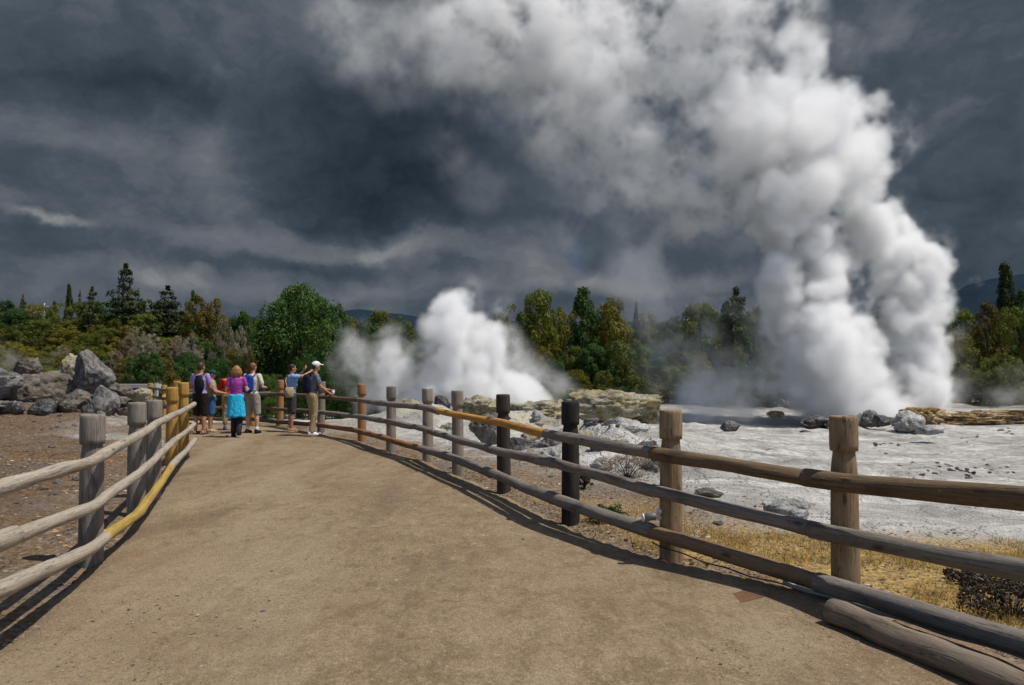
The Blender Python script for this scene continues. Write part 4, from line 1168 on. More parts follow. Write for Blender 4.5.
worn('cup', r7, 'small white cup held over the rail by the man in the white cap', 'cup', cup)


# far building and pole at the left edge
bl = empty('building', (P(0, 330, 118).x, 118, P(0, 330, 118).z - 3)); tag(bl, 'distant grey roofed building with a red end wall beyond the left trees', 'building')
M['roof'] = plain('grey_roof', (0.20, 0.21, 0.22), 0.6, 2, 0.15); M['redwall'] = plain('red_wall', (0.55, 0.05, 0.02), 0.7, 2, 0.15); M['greywall'] = plain('grey_wall', (0.25, 0.25, 0.25), 0.8, 2, 0.1)
mb = MB(); mb.box((-3, 0, 2.0), (8.5, 5, 5.0)); mb.build('wall', M['greywall'], bl, smooth=False)
mb = MB(); mb.box((1.55, -0.5, 3.7), (0.5, 4.1, 1.5)); mb.build('end_wall', M['redwall'], bl, smooth=False)
mb = MB(); b = 0
for x in (-8, 2.2):
    for y, z in ((-3, 4.5), (0, 5.6), (3, 4.5)): mb.v.append(Vector((x, y, z)))
for q in ((0, 3, 4, 1), (1, 4, 5, 2), (0, 1, 2), (3, 5, 4), (0, 2, 5, 3)): mb.face(q)
mb.build('roof', M['roof'], bl, smooth=False)
po = MB(); pb = P(44, 330, 100); po.tube([(0, 0, -3), (0, 0, (330 - 303) / F * 100)], [0.12, 0.08], 10)
po.box((0, 0, (330 - 304) / F * 100 - .3), (1.2, 0.1, 0.1))
tag(po.build('utility_pole', M['beam'], None, loc=pb), 'thin pale pole standing among the left tree tops', 'pole')

# ------------------------------------------------------------------ trees and shrubs
def leaf_mat(name, stops, trans=0.3):
    m, nt, out = new_mat(name)
    tc = nd(nt, 'ShaderNodeTexCoord'); oi = nd(nt, 'ShaderNodeObjectInfo')
    n = noise_node(nt, tc.outputs['Object'], 1.6, 4, 0.7)
    n2 = noise_node(nt, tc.outputs['Object'], 14, 2, 0.6)
    f = math_node(nt, 'ADD', math_node(nt, 'MULTIPLY', n, 0.62), math_node(nt, 'MULTIPLY', n2, 0.28))
    f = math_node(nt, 'ADD', f, math_node(nt, 'MULTIPLY', math_node(nt, 'SUBTRACT', oi.outputs['Random'], 0.35), 0.22))
    c = ramp(nt, f, stops)
    d = nd(nt, 'ShaderNodeBsdfPrincipled'); d.inputs['Roughness'].default_value = 0.55; d.inputs['Specular IOR Level'].default_value = 0.25
    t = nd(nt, 'ShaderNodeBsdfTranslucent'); mx = nd(nt, 'ShaderNodeMixShader'); mx.inputs[0].default_value = trans
    nt.links.new(c, d.inputs['Base Color']); nt.links.new(c, t.inputs[0]); nt.links.new(d.outputs[0], mx.inputs[1]); nt.links.new(t.outputs[0], mx.inputs[2]); nt.links.new(mx.outputs[0], out.inputs['Surface'])
    return m
LM = dict(
    deep=leaf_mat('deep_green_leaves', [(0.3, (0.016, 0.040, 0.008)), (0.5, (0.042, 0.095, 0.014)), (0.7, (0.10, 0.165, 0.022))]),
    mid=leaf_mat('mid_green_leaves', [(0.3, (0.028, 0.045, 0.007)), (0.5, (0.085, 0.110, 0.012)), (0.7, (0.175, 0.19, 0.020))]),
    olive=leaf_mat('olive_leaves', [(0.3, (0.055, 0.055, 0.007)), (0.5, (0.150, 0.138, 0.010)), (0.7, (0.28, 0.235, 0.018))]),
    rust=leaf_mat('rusty_leaves', [(0.3, (0.05, 0.038, 0.008)), (0.5, (0.13, 0.095, 0.013)), (0.7, (0.20, 0.15, 0.02))]),
    dark=leaf_mat('dark_conifer_leaves', [(0.3, (0.016, 0.028, 0.006)), (0.5, (0.048, 0.066, 0.010)), (0.7, (0.10, 0.115, 0.016))]),
    pale=leaf_mat('pale_twigs', [(0.3, (0.12, 0.10, 0.065)), (0.5, (0.27, 0.215, 0.16)), (0.7, (0.42, 0.35, 0.27))], 0.15),
    weed=leaf_mat('weed_leaves', [(0.3, (0.03, 0.06, 0.008)), (0.5, (0.07, 0.12, 0.015)), (0.7, (0.14, 0.18, 0.03))]),
    dead=leaf_mat('dead_leaves', [(0.3, (0.02, 0.014, 0.010)), (0.5, (0.055, 0.038, 0.025)), (0.7, (0.12, 0.08, 0.05))], 0.1))
M['bark'] = rock_mat('bark', (0.08, 0.06, 0.045), (0.03, 0.024, 0.018), (0.16, 0.13, 0.10), None, 5)
M['grey_bark'] = rock_mat('grey_bark', (0.24, 0.21, 0.19), (0.12, 0.10, 0.09), (0.36, 0.33, 0.30), None, 5)

def leaves(pos, nrm, size, seed, elong=1.6):
    rg = np.random.default_rng(seed)
    n = len(pos)
    nrm = nrm + rg.normal(0, 0.55, (n, 3)); nrm /= np.linalg.norm(nrm, axis=1)[:, None] + 1e-9
    a = np.cross(nrm, rg.normal(0, 1, (n, 3))); a /= np.linalg.norm(a, axis=1)[:, None] + 1e-9
    b = np.cross(nrm, a)
    s = (size * rg.uniform(0.6, 1.35, n))[:, None]
    v = np.stack([pos - a * s * elong / 2, pos + b * s / 2 * 0.8 + nrm * s * .12, pos + a * s * elong / 2, pos - b * s / 2 * 0.8 + nrm * s * .12], 1)
    return v.reshape(-1, 3), np.arange(n * 4).reshape(-1, 4)

def crown_broad(seed, nl, w, z0, z1, nclump, leaf, mat, shape='round', cl=(0.16, 0.30), droop=0.0):
    """clumps of leaves: w = half width, crown from z0 to z1; unit metres"""
    rg = np.random.default_rng(seed)
    P_, N_ = [], []
    h = z1 - z0
    cs = []
    for i in range(nclump):
        t = rg.random() ** 0.8
        if shape == 'round': prof = math.sqrt(max(0.05, 1 - (2 * t - 0.85) ** 2 / 1.4))
        elif shape == 'full': prof = max(0.05, 1 - abs(2 * t - 0.8) ** 3 / 1.8) ** 0.6
        elif shape == 'cone': prof = (1 - t) ** 0.8 + 0.08
        elif shape == 'column': prof = 0.75 * math.sqrt(max(0.03, 1 - abs(2 * t - .8) ** 3 / 1.9)) + 0.1
        else: prof = math.sqrt(max(0.05, 1 - t * t)) 
        a = rg.random() * 6.283
        k = math.sqrt(rg.uniform(0.25, 1)) * prof * w * rg.uniform(0.72, 1.10)
        cs.append((np.array([math.cos(a) * k, math.sin(a) * k, z0 + t * h]), rg.uniform(*cl) * w * (0.6 + 0.4 * prof)))
    vol = np.array([c[1] ** 2 for c in cs]); cnt = (vol / vol.sum() * nl).astype(int)
    for (c, r), n in zip(cs, cnt):
        d = rg.normal(0, 1, (n, 3)); d /= np.linalg.norm(d, axis=1)[:, None]
        d[:, 2] = np.where((d[:, 2] < -0.25) & (rg.random(n) < 0.7), -d[:, 2], d[:, 2])
        rr = r * rg.uniform(0.55, 1.08, n) ** 0.6
        lump = 1 + 0.22 * np.sin(d[:, 0] * 6 + seed) * np.sin(d[:, 1] * 6 + c[2]) 
        p = c + d * (rr * lump)[:, None] * np.array([1.08, 1.08, 1.0])
        p[:, 2] -= droop * r * (d[:, 0] ** 2 + d[:, 1] ** 2)
        P_.append(p); N_.append(d + np.array([0, 0, 0.25]))
    v, f = leaves(np.concatenate(P_), np.concatenate(N_), leaf, seed)
    return quick_mesh('crown', v, f, LM[mat]), cs

def crown_conifer(seed, nl, w, z0, z1, tiers, leaf, mat, gap=0.35, power=0.9, upturn=0.0):
    rg = np.random.default_rng(seed)
    P_, N_ = [], []
    per = nl / (tiers * 7.0)
    brs = []
    for i in range(tiers):
        t = (i + rg.uniform(-.2, .2)) / tiers
        z = z0 + (z1 - z0) * max(0, t)
        L = w * (1 - t) ** power + 0.05 * w
        nb = rg.integers(5, 9)
        a0 = rg.random() * 6.283
        for b in range(nb):
            if rg.random() < gap * 0.5: continue
            a = a0 + b * 6.283 / nb + rg.normal(0, .15)
            l = L * rg.uniform(0.55, 1.15)
            n = int(per * (0.25 + 1.5 * l / w))
            u = rg.random(n) ** 0.7
            sp = 0.20 * l * (1.1 - u) + 0.04 * w
            side = rg.normal(0, 1, n) * sp
            p = np.stack([np.cos(a) * u * l - np.sin(a) * side, np.sin(a) * u * l + np.cos(a) * side, z - 0.22 * l * u ** 1.5 * (1 - upturn * 2) + rg.normal(0, 0.05 * w, n)], -1)
            P_.append(p); N_.append(np.tile(np.array([np.cos(a) * .4, np.sin(a) * .4, 0.8]), (n, 1)))
            brs.append((z, a, l))
    n = max(20, nl // 40)
    p = np.stack([rg.normal(0, 0.03 * w, n), rg.normal(0, 0.03 * w, n), z1 + (rg.random(n) - .5) * 0.09 * (z1 - z0)], -1)
    P_.append(p); N_.append(np.tile(np.array([0.3, 0, 0.6]), (n, 1)))
    v, f = leaves(np.concatenate(P_), np.concatenate(N_), leaf, seed, 2.2)
    return quick_mesh('crown', v, f, LM[mat]), brs

def trunk_mesh(cs, h, r, seed, mat='bark', limbs=9):
    mb = MB(); rg = random.Random(seed)
    top = Vector((rg.uniform(-.1, .1), rg.uniform(-.1, .1), h))
    pts = [Vector((0, 0, -0.6))] + [Vector((0, 0, 0)).lerp(top, i / 7) + Vector((rg.uniform(-.05, .05), rg.uniform(-.05, .05), 0)) * (i > 0) for i in range(8)]
    mb.tube(pts, [r * 1.25] + [r * (1.05 - 0.9 * i / 7) for i in range(8)], 8)
    for c in rg.sample(list(cs), min(limbs, len(cs))):
        c = Vector(c[0]) if not isinstance(c[0], float) else Vector((math.cos(c[1]) * c[2], math.sin(c[1]) * c[2], c[0] - .15 * c[2]))
        k = max(0.1, min(0.9, (c.z / h) * 0.6)) if not False else 0
        s = Vector((0, 0, h * k)); m_ = s.lerp(c, .5) + Vector((0, 0, -.05 * h))
        mb.tube([s, m_, c], [r * .42, r * .28, r * .08], 6)
    return mb.mesh('trunk', M[mat])

KINDS = {}
def kind(key, crown, h, r, mat='bark', limbs=9, seed=1):
    cm, cs = crown
    KINDS[key] = (cm, trunk_mesh(cs, h, r, seed, mat, limbs))
# every kind is built about 1 m half width and 2 m tall, then scaled
for i in range(3):
    kind(f'deep{i}', crown_broad(100 + i, 30000 if i == 0 else 11000, 0.95, 0.06 if i == 0 else 0.10, 1.85, 120 if i == 0 else 50, 0.030 if i == 0 else 0.045, 'deep', 'full' if i == 0 else 'round', (0.12, 0.26)), 1.5, .07, seed=i)
    kind(f'mid{i}', crown_broad(110 + i, 11000, 0.95, 0.10, 1.85, 56, 0.040, 'mid', 'round', (0.13, 0.27)), 1.5, .06, seed=i)
    kind(f'olive{i}', crown_broad(120 + i, 11000, 1.0, 0.08, 1.85, 62, 0.037, 'olive', 'dome', (0.10, 0.24)), 1.3, .05, seed=i)
    kind(f'rust{i}', crown_broad(130 + i, 7500, 0.95, 0.15, 1.85, 48, 0.044, 'rust', 'dome', (0.10, 0.24)), 1.3, .05, seed=i)
    kind(f'dark{i}', crown_conifer(140 + i, 7000, 0.62, 0.2, 1.97, 15, 0.040, 'dark', 0.25), 1.95, .05, seed=i)
    kind(f'pine{i}', crown_conifer(150 + i, 6500, 0.75, 0.25, 1.95, 11, 0.042, 'dark' if i != 1 else 'mid', 0.6, 0.6, 0.35), 1.92, .045, seed=i)
for i in range(2):
    kind(f'pale{i}', crown_broad(160 + i, 5500, 1.0, 0.15, 1.85, 60, 0.030, 'pale', 'dome', (0.08, 0.20)), 1.4, .035, 'grey_bark', 22, i)
    kind(f'tall{i}', crown_broad(170 + i, 8500, 0.72, 0.15, 1.95, 50, 0.046, 'mid' if i else 'olive', 'column', (0.14, 0.30)), 1.7, .06, seed=i)
    kind(f'cone{i}', crown_broad(180 + i, 8500, 0.75, 0.10, 1.92, 54, 0.042, 'deep' if i else 'dark', 'cone', (0.14, 0.30)), 1.8, .06, seed=i)
NT = [0]
def tree(key, px, top, Y, wpx, label, cat='tree', group=None, name='tree', base=None):
    """a tree whose tip is at picture height top and whose crown is wpx wide"""
    tp = P(px, top, Y)
    z0 = hz(tp.x, Y) - 0.1
    h = max(1.0, tp.z - z0)
    w = wpx / F * Y / 2
    sz = max(h / 1.95, w * 0.8)
    root = empty(name, (tp.x, Y, tp.z - sz * 1.95), R.uniform(0, 6.283))
    root.scale = (w, w * R.uniform(.9, 1.1), sz)
    tag(root, label, cat, group)
    c, t = KINDS[key]
    link('trunk', t, root); link('crown', c, root)
    NT[0] += 1
    return root

# trees one can pick out
for key, px, top, Y, w, lb in [
    ('deep0', 301, 287, 44, 96, 'big round dark green tree beside the man in the white cap'),
    ('deep1', 272, 318, 43, 52, 'lower lobe like dark green tree left of the big round tree'),
    ('deep2', 336, 306, 46, 46, 'dark green tree leaning into the steam right of the big round tree'),
    ('pine0', 126, 267, 72, 66, 'tall open pine with tiered branches, highest of the left skyline'),
    ('pine2', 92, 289, 70, 52, 'ragged open pine left of the tallest pine'),
    ('cone0', 69, 285, 82, 16, 'narrow dark pointed conifer on the left skyline'),
    ('pine0', 80, 292, 84, 14, 'thin sparse conifer beside the narrow pointed one'),
    ('cone0', 55, 302, 80, 16, 'short dark pointed conifer left of the narrow one'),
    ('pine1', 23, 296, 84, 20, 'small bare topped pine at the far left'),
    ('deep1', 6, 300, 80, 30, 'dark rounded tree at the left edge above the red wall'),
    ('pine2', 168, 288, 70, 70, 'feathery mid green pine right of the tallest pine'),
    ('rust0', 196, 294, 68, 40, 'brownish round topped tree with a dark point'),
    ('rust1', 214, 299, 68, 44, 'rust brown round tree on the left skyline'),
    ('cone1', 193, 291, 71, 18, 'dark pointed tree behind the rust brown tree'),
    ('mid2', 512, 303, 74, 50, 'bright mid green tree just right of the small steam plume'),
    ('mid0', 538, 290, 76, 54, 'tall mid green tree behind the bright green tree'),
    ('cone1', 584, 289, 74, 70, 'dark pointed conifer, highest of the middle wood'),
    ('olive2', 612, 296, 75, 62, 'olive golden tree right of the dark pointed conifer'),
    ('cone0', 636, 303, 77, 18, 'thin dark conifer right of the golden tree'),
    ('mid1', 625, 338, 64, 52, 'pale green bushy tree low in front of the middle wood'),
    ('pine2', 736, 291, 74, 96, 'spreading dark pine left of the big geyser'),
    ('mid0', 700, 303, 76, 56, 'open mid green pine seen through thin steam'),
    ('olive0', 768, 304, 76, 54, 'olive tree touching the left of the geyser'),
    ('cone0', 1005, 265, 84, 44, 'tall dark pointed conifer at the right edge'),
    ('deep2', 1030, 286, 80, 44, 'dark round tree right of the right edge conifer'),
    ('rust2', 986, 302, 72, 40, 'rusty brown round tree right of the geyser'),
    ('mid1', 1018, 303, 68, 50, 'yellow green tree under the right edge conifer'),
    ('mid2', 1000, 352, 62, 50, 'bright green bush low at the right edge'),
    ('olive1', 960, 340, 66, 50, 'olive bush half hidden by the right side of the geyser')]:
    tree(key, px, top, Y, w, lb, 'tree' if 'bush' not in lb else 'bush', name='tree' if 'bush' not in lb else 'shrub')
# pale twiggy shrubs among the left thicket
for i, (px, top, Y, w) in enumerate([(138, 326, 56, 34), (152, 333, 55, 24), (192, 333, 55, 30), (224, 316, 60, 32), (243, 324, 58, 30), (116, 350, 49, 24), (62, 345, 52, 24), (178, 335, 57, 22), (132, 362, 46, 22), (212, 350, 52, 22)]):
    tree(f'pale{i % 2}', px, top, Y, w, 'pale grey pink twiggy shrub in the left thicket', 'shrub', 'pale twiggy shrubs in the left thicket', 'shrub')
SK = [(-120, 308), (0, 308), (40, 306), (90, 305), (130, 303), (200, 307), (230, 312), (262, 318), (345, 316), (400, 314), (430, 314), (500, 312), (530, 305), (560, 302), (600, 301), (640, 310), (660, 308), (700, 309), (740, 303), (780, 308), (830, 312), (960, 308), (1000, 298), (1024, 290), (1150, 290)]
def sky_y(px): return float(np.interp(px, [a for a, b in SK], [b for a, b in SK]))
names = dict(olive='olive yellow bush', mid='mid green bush', deep='dark green bush', rust='rusty brown bush', cone='dark cone shaped tree', tall='column shaped green tree', dark='dark conifer')
for row in range(7):
    Y = 40 + row * 5.8; k = (row + 0.35) / 6.4
    px = -110.0
    while px < 395:
        w = R.uniform(26, 46) * (0.9 if row < 3 else 1)
        s = sky_y(px)
        top = (392 if row == 0 else 388) + (s - 388) * k + R.uniform(-5, 8)
        if row == 0: top = R.uniform(350, 376)
        if px < 100: kk = R.choice(['olive', 'olive', 'olive', 'mid', 'mid', 'rust'])
        elif px < 250: kk = R.choice(['mid', 'deep', 'deep', 'olive', 'rust', 'mid'])
        else: kk = R.choice(['deep', 'deep', 'mid'])
        if row == 6: kk = R.choice(['olive', 'mid', 'deep', 'mid', 'olive'])
        tree(f'{kk}{R.randrange(3)}', px, top, Y + R.uniform(-2, 2), w, names[kk] + ' in the thicket behind the left boulders', 'bush', names[kk] + 'es of the left thicket', 'shrub')
        px += w * R.uniform(0.40, 0.60)
for row in range(5):
    Y = 63 + row * 5; k = (row + 0.7) / 4.8
    px = 380.0
    while px < 1130:
        w = R.uniform(26, 44) + (10 if row >= 3 else 0)
        s = sky_y(px)
        top = 396 + (s - 396) * k + R.uniform(-6, 8)
        kk = R.choice(['olive', 'olive', 'mid', 'deep', 'rust', 'mid', 'olive']) if row < 3 else R.choice(['olive', 'mid', 'mid', 'olive', 'olive', 'mid', 'rust', 'deep', 'mid'])
        if px > 940: kk = R.choice(['olive', 'mid', 'deep', 'mid', 'rust', 'olive'])
        n_ = 2 if kk in ('tall', 'cone') else 3
        wood = names[kk] + (' in the wood behind the white sinter' if 'bush' in names[kk] else ' on the skyline of the wood behind the sinter')
        tree(f'{kk}{R.randrange(n_)}', px, top, Y + R.uniform(-1.5, 1.5), w, wood, 'bush' if 'bush' in wood else 'tree', names[kk] + 's of the middle wood', 'shrub' if 'bush' in wood else 'tree')
        px += w * R.uniform(0.5, 0.8)
print('trees', NT[0])
# plants by the fence
cm, _ = crown_broad(300, 900, 0.20, 0.02, 0.16, 16, 0.022, 'weed', 'dome', (0.2, 0.4))
g = ground_hit(608, 524)
wp = empty('weed_plant', g); tag(wp, 'small green weed growing under the bottom rail right of the black post', 'plant'); link('leaves', cm, wp)
mb = MB()
for i in range(7): mb.tube([(0, 0, -.02), (.05 * math.cos(i), .05 * math.sin(i), .06), (.14 * math.cos(i), .14 * math.sin(i), .11)], [.004, .003, .001], 5)
mb.build('stem', M['bark'], wp)
for px, py, w, h, key, lb, nm, sd_ in [(1012, 618, .36, .20, 'dead', 'dark dead bush on the straw grass at the right edge', 'dead_shrub', 301), (968, 588, .22, .07, 'dead', 'low dark dead scrub left of the right edge bush', 'dead_shrub', 302), (628, 478, .45, .34, 'pale', 'dry pale twig bush in front of the white boulder', 'dry_shrub', 303), (584, 490, .12, .22, 'dead', 'little red brown dry sprig beside the black post', 'dry_sprig', 304)]:
    g = ground_hit(px, py)
    e = empty(nm, g); tag(e, lb, 'shrub')
    cm, cs = crown_broad(sd_, 2600, w, 0.03, h, 26, 0.016, key, 'dome', (0.10, 0.25)); link('crown', cm, e)
    mb = MB()
    for c, r in cs: mb.tube([(0, 0, -.03), tuple(c * .5), tuple(c * 1.05)], [.006, .004, .0015], 5)
    mb.build('twig', M['bark'], e)

# ------------------------------------------------------------------ far hills
def hills(name, label, pts, Y, col, seed):
    mb = MB(); m_, nt, out = new_mat(name + '_hazy_forest')
    tc = nd(nt, 'ShaderNodeTexCoord'); n = noise_node(nt, tc.outputs['Object'], 0.02, 5, 0.7)
    principled(nt, out, mixc(nt, n, tuple(c * .6 for c in col), tuple(c * 1.4 for c in col)), 1.0, n, 0.5, 5.0, 0.0)
    xs = np.linspace(pts[0][0], pts[-1][0], 160)
    tops = np.interp(xs, [p[0] for p in pts], [p[1] for p in pts])
    v = []; nr = 14
    for i, px in enumerate(xs):
        tp = P(px, tops[i], Y)
        hh_ = tp.z + 8 * mnoise.noise(Vector((px * .05, seed, 0))) + 3 * mnoise.noise(Vector((px * .3, seed, 0)))
        for r in range(nr):
            t = r / (nr - 1)
            v.append((tp.x, Y - 500 + 500 * t * 1.0 if t < 1 else Y, -5 + (hh_ + 5) * (t ** 1.4) + 6 * mnoise.noise(Vector((px * .04, t * 6, seed))) * (0 < t < 1)))
        v.append((tp.x, Y + 600, -5))
    k = nr + 1
    f = [(i * k + r, (i + 1) * k + r, (i + 1) * k + r + 1, i * k + r + 1) for i in range(159) for r in range(k - 1)]
    o = link(name, quick_mesh(name, np.array(v), np.array(f), m_, True))
    tag(o, label, 'hills', kind='structure')
hills('hills', 'far dark wooded hills beyond the wood', [(-500, 330), (0, 318), (150, 320), (330, 316), (355, 308), (385, 313), (420, 317), (560, 322), (800, 320), (930, 306), (970, 284), (1024, 274), (1200, 262), (1600, 280)], 1700, (0.016, 0.027, 0.040), 3)  # bluish distance haze is put into the forest base colour

# ------------------------------------------------------------------ steam: real volumes, density worked out on a grid
def steam_mat(name, dens, aniso=0.0, col=(0.985, 0.985, 0.985)):
    m, nt, out = new_mat(name)
    p = nd(nt, 'ShaderNodeVolumePrincipled')
    p.inputs['Color'].default_value = (*col, 1); p.inputs['Density'].default_value = dens; p.inputs['Anisotropy'].default_value = aniso
    nt.links.new(p.outputs[0], out.inputs['Volume'])
    return m

def volume(name, dens, lo, hi, mat, label, cat='steam'):
    nz, ny, nx = dens.shape
    me = bpy.data.meshes.new(name + '_samples'); me.vertices.add(dens.size)
    a = me.attributes.new('steam_density', 'FLOAT', 'POINT'); a.data.foreach_set('value', np.ascontiguousarray(dens, dtype=np.float32).ravel())
    src = bpy.data.objects.new(name + '_samples', me)
    ob = bpy.data.objects.new(name, bpy.data.volumes.new(name)); COL.objects.link(ob)
    ng = bpy.data.node_groups.new(name, 'GeometryNodeTree')
    ng.interface.new_socket('Geometry', in_out='INPUT', socket_type='NodeSocketGeometry')
    ng.interface.new_socket('Geometry', in_out='OUTPUT', socket_type='NodeSocketGeometry')
    N, L = ng.nodes, ng.links
    go = N.new('NodeGroupOutput'); N.new('NodeGroupInput')
    pos = N.new('GeometryNodeInputPosition')
    sub = N.new('ShaderNodeVectorMath'); sub.operation = 'SUBTRACT'; sub.inputs[1].default_value = lo; L.new(pos.outputs[0], sub.inputs[0])
    mul = N.new('ShaderNodeVectorMath'); mul.operation = 'MULTIPLY'
    mul.inputs[1].default_value = [(n - 1) / (h - l) for n, l, h in zip((nx, ny, nz), lo, hi)]; L.new(sub.outputs[0], mul.inputs[0])
    add = N.new('ShaderNodeVectorMath'); add.operation = 'ADD'; add.inputs[1].default_value = (.5, .5, .5); L.new(mul.outputs[0], add.inputs[0])
    fl = N.new('ShaderNodeVectorMath'); fl.operation = 'FLOOR'; L.new(add.outputs[0], fl.inputs[0])
    dot = N.new('ShaderNodeVectorMath'); dot.operation = 'DOT_PRODUCT'; dot.inputs[1].default_value = (1, nx, nx * ny); L.new(fl.outputs[0], dot.inputs[0])
    na = N.new('GeometryNodeInputNamedAttribute'); na.data_type = 'FLOAT'; na.inputs[0].default_value = 'steam_density'
    oi = N.new('GeometryNodeObjectInfo'); oi.inputs['Object'].default_value = src
    si = N.new('GeometryNodeSampleIndex'); si.data_type = 'FLOAT'; si.clamp = True
    L.new(oi.outputs['Geometry'], si.inputs['Geometry']); L.new(na.outputs[0], si.inputs['Value']); L.new(dot.outputs['Value'], si.inputs['Index'])
    vc = N.new('GeometryNodeVolumeCube'); L.new(si.outputs[0], vc.inputs['Density'])
    vc.inputs['Min'].default_value = lo; vc.inputs['Max'].default_value = hi
    for ax, n in zip('XYZ', (nx, ny, nz)): vc.inputs['Resolution ' + ax].default_value = n
    st = N.new('GeometryNodeSetMaterial'); st.inputs['Material'].default_value = mat
    L.new(vc.outputs[0], st.inputs[0]); L.new(st.outputs[0], go.inputs[0])
    md = ob.modifiers.new('steam', 'NODES'); md.node_group = ng
    ob.data.materials.append(mat)
    return tag(ob, label, cat, kind='stuff')

def steam(name, label, px0, px1, py0, py1, Y, depth, vox, puffs, seed, mat, zmin, gamma=1.0, detail=1.0):
    """puffs: (px, py, radius px, depth offset m, strength, softness, breakup). Soft lumpy union of balls, roughened by billow noise."""
    a, b = P(px0, py1, Y), P(px1, py0, Y)
    lo = (a.x, Y - depth, min(a.z, zmin)); hi = (b.x, Y + depth, b.z)
    nx, ny, nz = [max(8, int((h - l) / vox)) for l, h in zip(lo, hi)]
    print(name, nx, ny, nz, nx * ny * nz)
    X = np.linspace(lo[0], hi[0], nx, dtype=np.float32)[None, None]; Yy = np.linspace(lo[1], hi[1], ny, dtype=np.float32)[None, :, None]; Z = np.linspace(lo[2], hi[2], nz, dtype=np.float32)[:, None, None]
    shape = (nz, ny, nx); size = (hi[2] - lo[2], hi[1] - lo[1], hi[0] - lo[0])
    m = Y / F
    def nz_(s, k): return vnoise3(shape, size, s * m, seed + k)
    # swirl the space a little so that no ball shows
    wx = 4 * m * nz_(70, 1) + 5 * m * nz_(28, 2) + 2 * m * nz_(11, 7); wy = 5 * m * nz_(70, 3) + 4 * m * nz_(28, 4); wz = 4 * m * nz_(70, 5) + 5 * m * nz_(28, 6) + 2 * m * nz_(11, 8)
    Xw, Yw, Zw = X + wx, Yy + wy, Z + wz
    del wx, wy, wz
    billow = (np.abs(nz_(34, 10)) * 0.40 + np.abs(nz_(17, 11)) * 0.30 + np.abs(nz_(8.5, 12)) * 0.22 + np.abs(nz_(4.4, 13)) * 0.15 + nz_(2.6, 14) * 0.05) - 0.40
    wisp = nz_(60, 20) * 0.34 + nz_(26, 21) * 0.34 + nz_(12, 22) * 0.28 + (0.5 - np.abs(nz_(6.5, 23))) * 0.34 + (0.5 - np.abs(nz_(3.4, 24))) * 0.22
    D = np.zeros(shape, np.float32); E = np.zeros(shape, np.float32)
    for (px, py, r, dy, st, so, br) in puffs:
        c = P(px, py, Y + dy); rw = r * m
        i0, i1 = [int(np.clip((c.x + s * rw * 2.7 - lo[0]) / (hi[0] - lo[0]) * nx, 0, nx)) for s in (-1, 1)]
        j0, j1 = [int(np.clip((c.y + s * rw * 2.7 - lo[1]) / (hi[1] - lo[1]) * ny, 0, ny)) for s in (-1, 1)]
        k0, k1 = [int(np.clip((c.z + s * rw * 2.7 - lo[2]) / (hi[2] - lo[2]) * nz, 0, nz)) for s in (-1, 1)]
        if i1 <= i0 or j1 <= j0 or k1 <= k0: continue
        sl = (slice(k0, k1), slice(j0, j1), slice(i0, i1))
        d = np.sqrt((Xw[sl] - c.x) ** 2 + (Yw[sl] - c.y) ** 2 + (Zw[sl] - c.z) ** 2) / rw
        if br >= 0.5:
            # torn steam: soft envelopes that melt together, cut up by turbulence afterwards
            e = np.clip(1.25 - d, 0, 1); e = e * e * (3 - 2 * e) * st
            E[sl] = np.maximum(E[sl], e) * 0.55 + (E[sl] + e) * 0.45
        else:
            f = 1 - d
            f = f + (billow[sl] * (1 - br) * 1.05 + (wisp[sl] - 0.15) * br * 1.1) * detail * min(1.15, 26 / r + 0.25)
            D[sl] = np.maximum(D[sl], st * np.clip(f / so, 0, 1) ** 1.3)
    D = np.maximum(D, 0.6 * D + E * np.clip(0.36 + 1.55 * wisp, 0, 2.3) ** 1.6)
    # fade at the box's own sides and at the ground
    def edge(n, w): 
        t = np.linspace(0, 1, n); return np.clip(np.minimum(t, 1 - t) / w, 0, 1)
    D *= edge(nx, .02)[None, None, :].astype(np.float32) * edge(ny, .05)[None, :, None].astype(np.float32)
    D[D < 0.004] = 0
    return volume(name, D, lo, hi, mat, label)

# (px, py, r, depth offset, strength, softness, breakup)
S = []
def col(pts, st, so, br=0.0):
    for p in pts: S.append((p[0], p[1], p[2], p[3] if len(p) > 3 else 0.0, st, so, br))
def fill(prof, n, r0, r1, st, so, br, seed, depth=1.0):
    """many small puffs packed between the left and right outline (py, left, right, depth offset)"""
    rg = random.Random(seed)
    ys_ = [p[0] for p in prof]
    for _ in range(n):
        py = rg.uniform(min(ys_), max(ys_))
        pr = sorted(prof)
        l, r_, dy = [float(np.interp(py, [p[0] for p in pr], [p[k] for p in pr])) for k in (1, 2, 3)]
        r = rg.uniform(r0, r1) * min(1.0, (r_ - l) / 70 + 0.35)
        t = rg.random()
        x = l + r * 0.8 + (r_ - l - 1.6 * r) * t
        half = (r_ - l) / 2 * 46 / F * depth
        S.append((x, py, r, dy + half * math.sqrt(max(0.0, 1 - (2 * t - 1) ** 2)) * rg.uniform(-1, 0.8), st, so, br))
# left, nearer jet: dense and bright low down, looser higher up
fill([(418, 800, 904, -1), (395, 786, 902, -1), (360, 780, 890, -.8), (335, 774, 880, -.7)], 90, 16, 30, 1.7, .8, .25, 11)
fill([(340, 772, 880, -.7), (300, 762, 858, -.6), (260, 756, 852, -.5), (225, 758, 846, -.5), (205, 738, 840, -.6), (180, 740, 836, -.6)], 130, 11, 26, 2.2, .6, .3, 15)
col([(868, 400, 26, -1.2), (858, 375, 30, -1.1), (846, 350, 34, -.8), (828, 320, 34, -.6), (812, 285, 32, -.5), (806, 250, 30, -.4), (796, 215, 28, -.4)], 2.4, .7, .1)
